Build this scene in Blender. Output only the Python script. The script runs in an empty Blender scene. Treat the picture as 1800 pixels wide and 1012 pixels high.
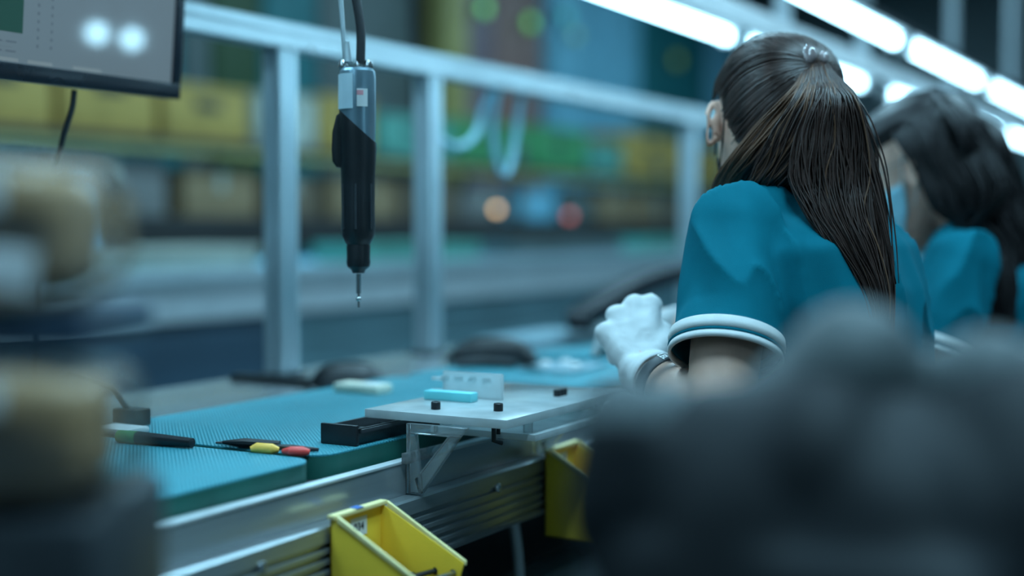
import bpy, bmesh, math, random
from mathutils import Vector, Matrix, noise, Euler
from mathutils.bvhtree import BVHTree
random.seed(7)
SC = bpy.context.scene
COL = SC.collection
V = Vector

# ------------------------------------------------------------------ camera, world, exposure
FPX, YAW, PIT = 2350.0, math.radians(29.5), math.atan(106 / 2350)
CAM = V((0, 0, 1.0))
fwd0 = V((math.cos(YAW), math.sin(YAW), 0)); RT = V((math.sin(YAW), -math.cos(YAW), 0)); UZ = V((0, 0, 1))
FW = fwd0 * math.cos(PIT) - UZ * math.sin(PIT); UP = UZ * math.cos(PIT) + fwd0 * math.sin(PIT)
cd = bpy.data.cameras.new('camera'); cam = bpy.data.objects.new('camera', cd); COL.objects.link(cam)
cam.matrix_world = Matrix(((RT.x, UP.x, -FW.x, CAM.x), (RT.y, UP.y, -FW.y, CAM.y), (RT.z, UP.z, -FW.z, CAM.z), (0, 0, 0, 1)))
cd.sensor_width = 36; cd.lens = FPX / 1800 * 36; cd.clip_start = 0.02; cd.clip_end = 60
cd.dof.use_dof = True; cd.dof.focus_distance = 1.58; cd.dof.aperture_fstop = 1.2; cd.dof.aperture_blades = 0
SC.camera = cam
SC.view_settings.view_transform = 'Standard'; SC.view_settings.look = 'None'
SC.view_settings.exposure = 0.0; SC.view_settings.gamma = 1.0; SC.view_settings.use_curve_mapping = False
SC.cycles.use_denoising = True
SC.cycles.max_bounces = 8; SC.cycles.transmission_bounces = 8; SC.cycles.transparent_max_bounces = 8
SC.cycles.caustics_reflective = False; SC.cycles.caustics_refractive = False
SC.cycles.sample_clamp_indirect = 6.0
wd = bpy.data.worlds.new('world'); SC.world = wd; wd.use_nodes = True
wd.node_tree.nodes['Background'].inputs[0].default_value = (0.13, 0.46, 0.62, 1)
wd.node_tree.nodes['Background'].inputs[1].default_value = 0.32

LAMP = (0.42, 0.79, 1.0)
TUBE_E = 10.5
FILL_W = 100.0
def fill_area(x, y, z, sx, sy, w, name='overhead_fill', rot=(0, 0, 0)):
    ld = bpy.data.lights.new(name, 'AREA'); ld.shape = 'RECTANGLE'; ld.size = sx; ld.size_y = sy
    ld.energy = w; ld.color = LAMP
    o = bpy.data.objects.new(name, ld); COL.objects.link(o); o.location = (x, y, z); o.rotation_euler = rot
    return o
# unseen fill lights added overhead, placed where surfaces needed brightening
for (x, y, w) in ((2.6, 2.3, .40), (5.6, 2.3, .7), (8.6, 2.3, .6), (2.0, 3.5, .30), (4.4, 3.5, .25), (7.0, 3.5, .21), (9.8, 3.4, .30), (12.6, 3.4, .32), (0.0, 2.4, .35), (0.0, -.6, .80), (1.35, .0, .5), (2.7, -.2, .3), (4.2, -.4, .35), (5.6, -.6, .5), (9.0, -.6, .45), (12.5, .5, .5)):
    fill_area(x, y, 3.85, 1.2, .3, FILL_W * w)

# ------------------------------------------------------------------ helpers
def at(px, py, d=None, X=None, Y=None, Z=None):
    r = FW + RT * ((px - 900) / FPX) + UP * ((506 - py) / FPX)
    if d is None:
        d = X / r.x if X is not None else (Y / r.y if Y is not None else (Z - 1.0) / r.z)
    return CAM + r * d

def mat(name, rgb, rough=.5, metal=0.0, var=.12, scale=18, bump=0.0, bscale=200, trans=0.0, ior=1.45, emit=None, es=0.0, sheen=0.0, coat=0.0, spec=.5, stretch=None, sss=0.0):
    m = bpy.data.materials.new(name); m.use_nodes = True
    nt = m.node_tree; N = nt.nodes; L = nt.links; b = N['Principled BSDF']
    b.inputs['Roughness'].default_value = rough; b.inputs['Metallic'].default_value = metal
    b.inputs['IOR'].default_value = ior; b.inputs['Specular IOR Level'].default_value = spec
    b.inputs['Transmission Weight'].default_value = trans
    b.inputs['Sheen Weight'].default_value = sheen; b.inputs['Coat Weight'].default_value = coat
    b.inputs['Subsurface Weight'].default_value = sss
    if sss: b.inputs['Subsurface Radius'].default_value = (.012, .005, .003); b.inputs['Subsurface Scale'].default_value = .5
    tc = N.new('ShaderNodeTexCoord'); mp = N.new('ShaderNodeMapping'); L.new(tc.outputs['Object'], mp.inputs[0])
    if stretch: mp.inputs['Scale'].default_value = stretch
    nz = N.new('ShaderNodeTexNoise'); nz.inputs['Scale'].default_value = scale; nz.inputs['Detail'].default_value = 4
    L.new(mp.outputs[0], nz.inputs['Vector'])
    cr = N.new('ShaderNodeValToRGB'); L.new(nz.outputs[0], cr.inputs[0])
    lo = [max(0, c * (1 - var)) for c in rgb]; hi = [min(1, c * (1 + var)) for c in rgb]
    cr.color_ramp.elements[0].color = (*lo, 1); cr.color_ramp.elements[1].color = (*hi, 1)
    cr.color_ramp.elements[0].position = .35; cr.color_ramp.elements[1].position = .65
    L.new(cr.outputs[0], b.inputs['Base Color'])
    if bump:
        n2 = N.new('ShaderNodeTexNoise'); n2.inputs['Scale'].default_value = bscale; L.new(mp.outputs[0], n2.inputs['Vector'])
        bp = N.new('ShaderNodeBump'); bp.inputs['Strength'].default_value = bump; bp.inputs['Distance'].default_value = .002
        L.new(n2.outputs[0], bp.inputs['Height']); L.new(bp.outputs[0], b.inputs['Normal'])
    if emit:
        b.inputs['Emission Color'].default_value = (*emit, 1); b.inputs['Emission Strength'].default_value = es
    return m

WPOS = {}
def empty(name, loc):
    o = bpy.data.objects.new(name, None); COL.objects.link(o); o.location = loc; o.empty_display_size = .05
    WPOS[o.name] = V(loc); return o
def tag(o, label, cat, group=None, kind=None):
    o['label'] = label; o['category'] = cat
    if group: o['group'] = group
    if kind: o['kind'] = kind
    return o
def thing(name, loc, label, cat, group=None):
    return tag(empty(name, loc), label, cat, group)

class MB:
    def __init__(s): s.bm = bmesh.new()
    def _new(s, before):
        return [v for v in s.bm.verts if v.index == -1 or v not in before]
    def box(s, lo, hi, bev=0.0, rot=None, piv=None):
        lo, hi = V(lo), V(hi); c = (lo + hi) / 2; d = hi - lo
        t = bmesh.new(); bmesh.ops.create_cube(t, size=1.0)
        for v in t.verts: v.co = V((v.co.x * d.x, v.co.y * d.y, v.co.z * d.z))
        if bev: bmesh.ops.bevel(t, geom=list(t.edges), offset=bev, segments=2, affect='EDGES', profile=.6)
        for v in t.verts:
            if rot is not None:
                p = (V(piv) - c) if piv is not None else V((0, 0, 0))
                v.co = rot @ (v.co - p) + p
            v.co += c
        s.merge(t); return s
    def merge(s, t, M=None):
        vm = {}
        for v in t.verts: vm[v] = s.bm.verts.new(M @ v.co if M else v.co)
        for f in t.faces:
            try:
                nf = s.bm.faces.new([vm[v] for v in f.verts]); nf.smooth = f.smooth; nf.material_index = f.material_index
            except ValueError: pass
        t.free(); return s
    def loft(s, rings, cap=True, closed=True, mi=0):
        rv = [[s.bm.verts.new(p) for p in r] for r in rings]
        n = len(rv[0])
        for a, b in zip(rv[:-1], rv[1:]):
            for i in range(n if closed else n - 1):
                j = (i + 1) % n
                try:
                    f = s.bm.faces.new((a[i], a[j], b[j], b[i])); f.smooth = True; f.material_index = mi
                except ValueError: pass
        if cap and closed:
            for r in (rv[0], rv[-1]):
                try:
                    f = s.bm.faces.new(r); f.material_index = mi
                except ValueError: pass
        return s
    def tube(s, pts, r, seg=10, cap=True, mi=0):
        pts = [V(p) for p in pts]; rr = r if isinstance(r, (list, tuple)) else [r] * len(pts)
        rings = []; t0 = (pts[1] - pts[0]).normalized()
        ref = t0.orthogonal().normalized()
        for i, p in enumerate(pts):
            t = (pts[min(i + 1, len(pts) - 1)] - pts[max(i - 1, 0)])
            t = t.normalized() if t.length > 1e-9 else t0
            ref = (ref - t * ref.dot(t)).normalized() if (ref - t * ref.dot(t)).length > 1e-6 else t.orthogonal().normalized()
            b = t.cross(ref)
            rings.append([p + (ref * math.cos(k * math.tau / seg) + b * math.sin(k * math.tau / seg)) * rr[i] for k in range(seg)])
        return s.loft(rings, cap, mi=mi)
    def cyl(s, p0, p1, r, r1=None, seg=20):
        return s.tube([p0, p1], [r, r if r1 is None else r1], seg)
    def oval(s, pts, rad, ref, seg=24, power=2.0):
        """loft along pts; rad = (half width along ref, half depth) per point"""
        pts = [V(p) for p in pts]; rings = []
        for i, p in enumerate(pts):
            t = (pts[min(i + 1, len(pts) - 1)] - pts[max(i - 1, 0)]).normalized()
            a = (ref - t * ref.dot(t)).normalized(); b = t.cross(a)
            ring = []
            for k in range(seg):
                th = k * math.tau / seg; c, q = math.cos(th), math.sin(th)
                c = math.copysign(abs(c) ** (2 / power), c); q = math.copysign(abs(q) ** (2 / power), q)
                ring.append(p + a * c * rad[i][0] + b * q * rad[i][1])
            rings.append(ring)
        return s.loft(rings)
    def prism(s, poly, axis, lo, hi, bev=0.0):
        """poly: 2D outline in the two other axes, extruded along axis 'x','y','z'"""
        t = bmesh.new()
        def P(a, b, h): return {'x': V((h, a, b)), 'y': V((a, h, b)), 'z': V((a, b, h))}[axis]
        b0 = [t.verts.new(P(a, b, lo)) for a, b in poly]; b1 = [t.verts.new(P(a, b, hi)) for a, b in poly]
        n = len(poly)
        t.faces.new(b0); t.faces.new(b1)
        for i in range(n): t.faces.new((b0[i], b0[(i + 1) % n], b1[(i + 1) % n], b1[i]))
        bmesh.ops.recalc_face_normals(t, faces=list(t.faces))
        if bev: bmesh.ops.bevel(t, geom=list(t.edges), offset=bev, segments=2, affect='EDGES', profile=.6)
        s.merge(t); return s
    def lathe(s, prof, c, axis=V((0, 0, 1)), seg=28):
        c = V(c); axis = V(axis).normalized(); a = axis.orthogonal().normalized(); b = axis.cross(a)
        return s.loft([[c + axis * h + (a * math.cos(k * math.tau / seg) + b * math.sin(k * math.tau / seg)) * max(r, 1e-4) for k in range(seg)] for r, h in prof])
    def ball(s, c, r, sc=(1, 1, 1), seg=20, M=None):
        t = bmesh.new(); bmesh.ops.create_uvsphere(t, u_segments=seg, v_segments=max(8, seg * 2 // 3), radius=r)
        for v in t.verts:
            q = V((v.co.x * sc[0], v.co.y * sc[1], v.co.z * sc[2]))
            v.co = (M @ q if M else q) + V(c)
        for f in t.faces: f.smooth = True
        s.merge(t); return s
    def xf(s, M):
        for v in s.bm.verts: v.co = M @ v.co
        return s
    def build(s, name, m, parent=None, sharp=35, smooth=True):
        bmesh.ops.recalc_face_normals(s.bm, faces=list(s.bm.faces))
        me = bpy.data.meshes.new(name); s.bm.to_mesh(me); s.bm.free()
        return link(name, me, m, parent, sharp, smooth)

def link(name, me, m, parent=None, sharp=35, smooth=True):
    if smooth:
        me.polygons.foreach_set('use_smooth', [True] * len(me.polygons))
        if sharp: me.set_sharp_from_angle(angle=math.radians(sharp))
    for mm in (m if isinstance(m, (list, tuple)) else [m]): me.materials.append(mm)
    xs = [v.co for v in me.vertices]
    lo = V((min(v.x for v in xs), min(v.y for v in xs), min(v.z for v in xs))); hi = V((max(v.x for v in xs), max(v.y for v in xs), max(v.z for v in xs)))
    org = V(((lo.x + hi.x) / 2, (lo.y + hi.y) / 2, lo.z))
    me.transform(Matrix.Translation(-org))
    o = bpy.data.objects.new(name, me); COL.objects.link(o); WPOS[o.name] = org
    if parent is not None:
        o.parent = parent; o.location = org - WPOS[parent.name]
    else: o.location = org
    return o

def structure(name, m, lo, hi):
    o = MB().box(lo, hi).build(name, m, smooth=False); o['kind'] = 'structure'; return o

def copy_tree(o, loc=None, parent=None, rz=None):
    c = o.copy(); COL.objects.link(c); c.parent = parent
    if loc is not None: c.location = loc; WPOS[c.name] = V(loc)
    if rz is not None: c.rotation_euler = (0, 0, rz)
    for ch in list(o.children):
        k = copy_tree(ch, None, c)
    return c

def catmull(pts, n):
    pts = [V(p) for p in pts]; P = [pts[0] * 2 - pts[1]] + pts + [pts[-1] * 2 - pts[-2]]; out = []
    for i in range(1, len(P) - 2):
        for k in range(n):
            t = k / n; a, b, c, d = P[i - 1], P[i], P[i + 1], P[i + 2]
            out.append(.5 * ((2 * b) + (c - a) * t + (2 * a - 5 * b + 4 * c - d) * t * t + (3 * b - a - 3 * c + d) * t ** 3))
    out.append(pts[-1].copy()); return out

def text_mesh(s, size, M, depth=.0003):
    cu = bpy.data.curves.new('tmp', 'FONT'); cu.body = s; cu.size = size; cu.extrude = depth; cu.align_x = 'CENTER'; cu.align_y = 'CENTER'
    o = bpy.data.objects.new('tmp', cu); COL.objects.link(o)
    dg = bpy.context.evaluated_depsgraph_get(); me = bpy.data.meshes.new_from_object(o.evaluated_get(dg))
    bpy.data.objects.remove(o); bpy.data.curves.remove(cu)
    me.transform(M); return me

def remeshed(mb, voxel, it=6, fac=.5):
    bmesh.ops.recalc_face_normals(mb.bm, faces=list(mb.bm.faces))
    me = bpy.data.meshes.new('tmp'); mb.bm.to_mesh(me); mb.bm.free()
    o = bpy.data.objects.new('tmp', me); COL.objects.link(o)
    r = o.modifiers.new('r', 'REMESH'); r.mode = 'VOXEL'; r.voxel_size = voxel; r.use_smooth_shade = True
    if it:
        q = o.modifiers.new('s', 'SMOOTH'); q.factor = fac; q.iterations = it
    dg = bpy.context.evaluated_depsgraph_get(); out = bpy.data.meshes.new_from_object(o.evaluated_get(dg))
    bpy.data.objects.remove(o); bpy.data.meshes.remove(me)
    return out

# ------------------------------------------------------------------ materials
M = {}
M['alu'] = mat('brushed aluminium', (.40, .44, .46), .30, .72, .06, 6, stretch=(1, 30, 30))
M['alu_face'] = mat('aluminium rail face', (.50, .54, .56), .26, .70, .05, 5, stretch=(.6, 25, 25))
M['alu_light'] = mat('anodised aluminium', (.42, .50, .53), .38, .5, .05, 9)
M['alu_post'] = mat('bright anodised aluminium', (.48, .60, .65), .38, .4, .05, 9)
M['steel'] = mat('steel', (.55, .57, .58), .22, 1.0, .06, 30)
M['rod'] = mat('pale painted steel', (.55, .62, .66), .45, .2, .05, 8)
M['black'] = mat('black plastic', (.012, .015, .018), .38, 0, .2, 30, .1, 400)
M['black_soft'] = mat('black rubber', (.014, .017, .02), .6, 0, .2, 30, .15, 300)
M['dark'] = mat('charcoal plastic', (.03, .036, .042), .42, 0, .15, 20)
M['white'] = mat('white plastic', (.78, .8, .8), .4, 0, .04, 10)
M['cream'] = mat('cream plastic', (.82, .80, .66), .45, 0, .05, 10)
M['yellow_pale'] = mat('pale worn yellow edge', (.86, .72, .34), .45, 0, .08, 25)
M['yellow'] = mat('yellow plastic', (.95, .62, .055), .38, 0, .07, 6, .05, 300)
M['yellow_tool'] = mat('yellow grip', (.95, .52, .10), .4, 0, .06, 20)
M['red_tool'] = mat('red grip', (.75, .07, .06), .4, 0, .06, 20)
M['teal_block'] = mat('light teal plastic', (.16, .62, .68), .35, 0, .05, 20)
M['pad_edge'] = mat('dark green pad edge', (.012, .10, .080), .45, 0, .25, 12)
M['label'] = mat('paper label', (.8, .82, .82), .7, 0, .04, 30)
M['ink'] = mat('black ink', (.02, .02, .025), .7)
M['blue_ink'] = mat('blue ink', (.05, .15, .45), .7)
M['floor'] = mat('grey-green floor paint', (.10, .12, .12), .35, 0, .15, 2)
M['wall'] = mat('dim grey wall paint', (.10, .13, .14), .8, 0, .1, 2)
M['ceil'] = mat('dark ceiling', (.10, .12, .11), .9, 0, .2, 1)
M['lamp_body'] = mat('white lamp housing', (.75, .78, .8), .4, 0, .03, 10)
M['tube'] = mat('lit tube', (.9, .95, 1), .3, emit=LAMP, es=TUBE_E)
def sheet_material(name, tint, milk, milk_rgb, rough, blend):
    """clear plastic sheet: see-through with a mirror sheen at grazing angles and a share of scuffed surface"""
    m = bpy.data.materials.new(name); m.use_nodes = True; nt = m.node_tree; N = nt.nodes; L = nt.links
    N.remove(N['Principled BSDF']); out = N['Material Output']
    tr = N.new('ShaderNodeBsdfTransparent'); tr.inputs[0].default_value = (*tint, 1)
    gl = N.new('ShaderNodeBsdfGlossy'); gl.inputs['Roughness'].default_value = rough
    df = N.new('ShaderNodeBsdfDiffuse'); tl = N.new('ShaderNodeBsdfTranslucent'); df.inputs[0].default_value = tl.inputs[0].default_value = (*milk_rgb, 1)
    tc = N.new('ShaderNodeTexCoord'); nz = N.new('ShaderNodeTexNoise'); nz.inputs['Scale'].default_value = 22; L.new(tc.outputs['Object'], nz.inputs['Vector'])
    mr = N.new('ShaderNodeMapRange'); mr.inputs['From Min'].default_value = .3; mr.inputs['From Max'].default_value = .7; mr.inputs['To Min'].default_value = milk * .85; mr.inputs['To Max'].default_value = milk * 1.15
    L.new(nz.outputs[0], mr.inputs['Value'])
    md = N.new('ShaderNodeMixShader'); md.inputs[0].default_value = .4; L.new(df.outputs[0], md.inputs[1]); L.new(tl.outputs[0], md.inputs[2])
    m0 = N.new('ShaderNodeMixShader'); L.new(mr.outputs[0], m0.inputs[0]); L.new(tr.outputs[0], m0.inputs[1]); L.new(md.outputs[0], m0.inputs[2])
    lw = N.new('ShaderNodeLayerWeight'); lw.inputs[0].default_value = blend
    mx = N.new('ShaderNodeMixShader'); L.new(lw.outputs['Fresnel'], mx.inputs[0]); L.new(m0.outputs[0], mx.inputs[1]); L.new(gl.outputs[0], mx.inputs[2])
    L.new(mx.outputs[0], out.inputs['Surface']); return m
M['acrylic'] = sheet_material('clear acrylic', (.93, .97, .98), .20, (.9, .97, 1.0), .05, .34)
M['acrylic_milky'] = sheet_material('scuffed acrylic sheet', (.85, .93, .95), .70, (.86, .95, .97), .16, .26)

# belt mat: woven fine grid on teal
def pad_material():
    m = mat('teal ribbed mat', (.045, .30, .37), .42, 0, .06, 5)
    nt = m.node_tree; N = nt.nodes; L = nt.links; b = N['Principled BSDF']
    tc = N.new('ShaderNodeTexCoord')
    sx = N.new('ShaderNodeSeparateXYZ'); L.new(tc.outputs['Object'], sx.inputs[0])
    def wave(out, per):
        mu = N.new('ShaderNodeMath'); mu.operation = 'MULTIPLY'; mu.inputs[1].default_value = math.tau / per; L.new(out, mu.inputs[0])
        si = N.new('ShaderNodeMath'); si.operation = 'SINE'; L.new(mu.outputs[0], si.inputs[0]); return si.outputs[0]
    a = wave(sx.outputs[0], .0058); c = wave(sx.outputs[1], .0058)
    ad = N.new('ShaderNodeMath'); ad.operation = 'MULTIPLY'; L.new(a, ad.inputs[0]); L.new(c, ad.inputs[1])
    bp = N.new('ShaderNodeBump'); bp.inputs['Strength'].default_value = .9; bp.inputs['Distance'].default_value = .0014
    L.new(ad.outputs[0], bp.inputs['Height']); L.new(bp.outputs[0], b.inputs['Normal'])
    return m
M['pad'] = pad_material()

# ------------------------------------------------------------------ room
structure('floor', M['floor'], (-3, -3.5, -.1), (16, 8.0, 0))
structure('ceiling', M['ceil'], (-3, -3.5, 4.0), (16, 8.0, 4.1))
structure('wall_back', M['wall'], (-3, 7.4, 0), (16, 7.6, 4.0))
structure('wall_right', M['wall'], (15.8, -3.5, 0), (16, 7.4, 4.0))
structure('wall_left', M['wall'], (-3.2, -3.5, 0), (-3, 7.4, 4.0))
structure('wall_near', M['wall'], (-3, -3.7, 0), (16, -3.5, 4.0))

# ------------------------------------------------------------------ T-slot profile outline
def tslot(c, h=.0225, g=.005, d=.009):
    x, y = c
    return [(x - h, y - h), (x - g, y - h), (x - g, y - h + d), (x + g, y - h + d), (x + g, y - h), (x + h, y - h),
            (x + h, y - g), (x + h - d, y - g), (x + h - d, y + g), (x + h, y + g), (x + h, y + h),
            (x + g, y + h), (x + g, y + h - d), (x - g, y + h - d), (x - g, y + h), (x - h, y + h),
            (x - h, y + g), (x - h + d, y + g), (x - h + d, y - g), (x - h, y - g)]

# ------------------------------------------------------------------ main assembly line
LX0, LX1 = -.6, 9.0
line = thing('conveyor_line', (1.5, 1.15, 0), 'long aluminium assembly line running past the two women', 'conveyor')
MB().box((LX0, .902, .66), (LX1, 1.31, .7175), .002).build('belt_bed', M['dark'], line)
r = MB(); r.prism([(.885, .600), (.885, .7215), (.8872, .724), (.8978, .724), (.9, .7215), (.9, .600)], 'x', LX0, LX1)
r.build('side_rail', M['alu_face'], line)
MB().box((LX0, .8835, .7212), (LX1, .8992, .7250), .0012).build('rail_lip', mat('lip brightened for lamp sheen', (.60, .64, .66), .42, .35, .06, 20), line)  # sheen of the tubes on the lip put in as a lighter colour
r = MB()
prof = [(.884, .684), (.866, .684), (.8635, .6815), (.8635, .670)]
z = .670
for k in range(5):
    prof += [(.8635, z - .0045), (.8675, z - .0055), (.8675, z - .0105), (.8635, z - .0115)]; z -= .0115
prof += [(.8635, z - .004), (.866, z - .008), (.884, z - .008)]
r.prism(prof, 'x', LX0, LX1); r.build('grooved_rail', M['alu'], line)
MB().box((LX0, 1.312, .700), (LX1, 1.66, .7235), .003).build('far_ledge', M['alu_face'], line)
MB().box((LX0, 1.06, .02), (LX1, 1.07, .655), .002).build('under_shade_panel', M['dark'], line)  # dark panel added to stand in for the shade under the line
MB().box((LX0, .93, .42), (LX1, .99, .48), .003).build('lower_beam', M['alu_light'], line)
for x in (-.3, .9, 2.2, 3.6, 5.0, 6.4, 7.8):
    for y in (.96, 1.5):
        MB().prism(tslot((x, y), .03), 'z', 0, .68).build('leg', M['alu'], line)
for i, x in enumerate((1.022, 1.49, 2.1, .75)):
    b = MB(); b.lathe([(.0062, 0), (.0066, .002), (.006, .0045), (.004, .0062), (.001, .007)], (x, .8665, .663), V((0, -1, 0)), 20)
    b.build('bolt', M['steel'], line)

# overhead frame: posts and rail
def post(x, label):
    t = thing('aluminium_post', (x, 1.6, .7235), label, 'post', 'slotted posts carrying the rail')
    MB().prism(tslot((x, 1.6)), 'z', .729, 1.328, .0008).build('profile', M['alu_post'], t)
    MB().box((x - .034, 1.566, .7235), (x + .034, 1.634, .7295), .002).build('base_plate', M['black'], t)
    return t
post(1.955, 'slotted aluminium post behind the hanging screwdriver, by the black housing')
post(2.455, 'slotted aluminium post between the screwdriver and the hanging hose loop')
post(3.96, 'slotted aluminium post half hidden beside the masked woman in front')
t = thing('overhead_rail', (4, 1.6, 1.33), 'pale aluminium rail running across above the posts', 'rail')
MB().prism([(1.6 + (b - 0), a) for a, b in [(q[1], q[0]) for q in tslot((0, 1.3535), .0235, .004, .004)]], 'x', .9, 9.0, .0008).build('profile', M['alu_light'], t)
for x in (2.02, 3.1, 4.3):
    MB().ball((x, 1.577, 1.333), .008).build('bolt', M['steel'], t)

# ------------------------------------------------------------------ green work pads on the belt
def rounded(x0, y0, x1, y1, r, n=8):
    out = []
    for cx, cy, a in ((x1 - r, y1 - r, 0), (x0 + r, y1 - r, 90), (x0 + r, y0 + r, 180), (x1 - r, y0 + r, 270)):
        for k in range(n + 1):
            th = math.radians(a + 90 * k / n); out.append((cx + r * math.cos(th), cy + r * math.sin(th)))
    return out
PZ0, PZ1 = .7178, .7455
def pad(x0, x1, label, y0=.903, y1=1.30):
    t = thing('work_pad', ((x0 + x1) / 2, (y0 + y1) / 2, PZ0), label, 'work pad', 'teal work pads lying on the belt')
    MB().prism(rounded(x0, y0, x1, y1, .034), 'z', PZ0, PZ1 - .0022).build('board', M['pad_edge'], t)
    MB().prism(rounded(x0 + .0003, y0 + .0003, x1 - .0003, y1 - .0003, .0335), 'z', PZ1 - .0022, PZ1, .0006).build('mat', M['pad'], t)
    return t
pad(.52, 1.166, 'teal ribbed work pad at the near end of the line')
pad(1.180, 1.90, 'teal work pad under the open black housing and clear jig', .912)
pad(1.912, 2.62, 'teal work pad beyond the clear jig with black parts on it')
pad(2.632, 3.30, 'teal work pad farther down the belt past the white glove')

# ------------------------------------------------------------------ black housings and small things on the belt
def tray_part(x0, y0, L_, W_, H_, z0, name, label):
    t = thing(name, (x0 + L_ / 2, y0 + W_ / 2, z0), label, 'housing', 'black moulded housings on the line')
    b = MB(); f = .006
    b.prism([(y0 + f, z0), (y0 + W_ - f, z0), (y0 + W_, z0 + H_), (y0 + W_ - .004, z0 + H_), (y0 + W_ - f - .003, z0 + .004), (y0 + f + .003, z0 + .004), (y0 + .004, z0 + H_), (y0, z0 + H_)], 'x', x0, x0 + L_)
    b.box((x0 - .003, y0 + .001, z0), (x0 + .003, y0 + W_ - .001, z0 + H_ + .004), .0015)
    b.box((x0 + L_ - .003, y0 + .001, z0), (x0 + L_ + .003, y0 + W_ - .001, z0 + H_ + .002), .0015)
    b.build('shell', M['black'], t)
    for k in range(3):
        xx = x0 + L_ * (.22 + .26 * k)
        MB().cyl((xx, y0 + W_ * .4, z0 + .004), (xx, y0 + W_ * .4, z0 + H_ * .8), .004, seg=12).build('screw_boss', M['dark'], t)
    for k in range(2):
        xx = x0 + L_ * (.35 + .3 * k)
        MB().box((xx - .0015, y0 + .006, z0 + .004), (xx + .0015, y0 + W_ - .006, z0 + H_ * .55)).build('rib', M['dark'], t)
    MB().box((x0 + .004, y0 - .0022, z0 + H_ - .006), (x0 + L_ - .004, y0 + .0018, z0 + H_ - .001), .0008).build('lip', M['dark'], t)
    return t
pc = at(620, 788, Z=PZ1)
tray_part(pc.x + .014, pc.y + .002, .17, .054, .0205, PZ1, 'open_housing', 'open black plastic housing lying beside the clear jig')

def dome(cx, cy, L_, W_, H_, z0, label, rz=0.0):
    t = thing('device_shell', (cx, cy, z0), label, 'device shell', 'dark device shells behind the belt')
    b = MB(); rings = []
    for k in range(11):
        u = -1 + 2 * k / 10; hh = H_ * (1 - abs(u) ** 3.5 * .75); w = W_ / 2 * (1 - abs(u) ** 6 * .3)
        ring = [V((u * L_ / 2, -w, 0)), V((u * L_ / 2, -w * .96, hh * .6)), V((u * L_ / 2, -w * .7, hh * .95)), V((u * L_ / 2, 0, hh)), V((u * L_ / 2, w * .7, hh * .95)), V((u * L_ / 2, w * .96, hh * .6)), V((u * L_ / 2, w, 0))]
        rings.append(ring)
    b.loft(rings); Mx = Matrix.Translation((cx, cy, z0)) @ Matrix.Rotation(rz, 4, 'Z'); b.xf(Mx); b.build('shell', M['black'], t)
    g = MB().box((-L_ * .3, -W_ * .52, H_ * .2), (L_ * .3, -W_ * .47, H_ * .42), .002).xf(Mx); g.build('button_strip', M['dark'], t)
    c = MB().box((-L_ * .46, -W_ * .56, 0), (-L_ * .36, -W_ * .44, H_ * .18), .002).xf(Mx); c.build('latch', M['steel'], t)
    return t
p = at(612, 682, Z=.7235)
dome(p.x, p.y, .135, .09, .046, .7240, 'rounded black device shell on the ledge by the first post', math.radians(-55))
p = at(520, 678, Z=.7235); tag(MB().box((p.x - .01, 1.44, .7235), (p.x + .02, 1.62, .737), .003).build('black_strip', M['black'], sharp=30), 'flat black strip lying at the foot of the first post', 'plastic strip')
p = at(640, 689, Z=PZ1)
t = thing('packet', (p.x, p.y, PZ1), 'cream white packet lying in front of the rounded black shell', 'packet')
MB().box((p.x - .02, p.y - .04, PZ1), (p.x + .02, p.y + .045, PZ1 + .014), .004).build('wrapper', M['cream'], t)
MB().box((p.x - .012, p.y - .03, PZ1 + .0138), (p.x + .012, p.y + .0, PZ1 + .0146)).build('sticker', M['label'], t)
p = at(890, 640, Z=.7455)
dome(p.x, p.y + .03, .17, .085, .05, PZ1, 'low black device shell farther along, above the jig', math.radians(-60))
p = at(870, 641, Z=PZ1)
t = thing('hand_tool', (p.x, p.y, PZ1), 'dark hand tool lying behind the upright clear plate', 'tool')
MB().tube([at(800, 640, Z=PZ1 + .008), at(850, 636, Z=PZ1 + .01), at(905, 640, Z=PZ1 + .008)], [.006, .009, .007], 12).build('grip', M['black'], t)
MB().tube([at(905, 640, Z=PZ1 + .008), at(948, 650, Z=PZ1 + .006)], [.004, .003], 10).build('shaft', M['steel'], t)
B2g = mat('blue grey tray', (.22, .36, .42), .5, .1, .06, 10)
p = at(985, 650, Z=PZ1)
t = thing('component_tray', (p.x, p.y, PZ1), 'pale shallow tray beyond the jig near the white glove', 'tray')
MB().box((p.x - .05, p.y - .05, PZ1), (p.x + .09, p.y + .06, PZ1 + .006), .002).build('tray_base', B2g, t)
for s_, (dx, dy) in enumerate(((0, -.03), (.04, .01), (.0, .03))):
    MB().ball((p.x + dx, p.y + dy, PZ1 + .009), .011, (1, 1, .6)).build('cap', M['white'], t)
p = at(1010, 628, Z=PZ1)
tag(MB().box((p.x - .09, p.y - .06, PZ1), (p.x + .12, p.y + .08, PZ1 + .010), .004).build('foam_sheet', M['pad']), 'light teal foam sheet on the belt behind the white glove', 'foam sheet')
p = at(985, 612, Z=.7235)
tag(MB().box((p.x - .14, 1.40, .7235), (p.x + .22, 1.56, .752), .004).build('steel_box', B2g), 'flat grey steel box on the ledge behind the white glove', 'box')

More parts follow.
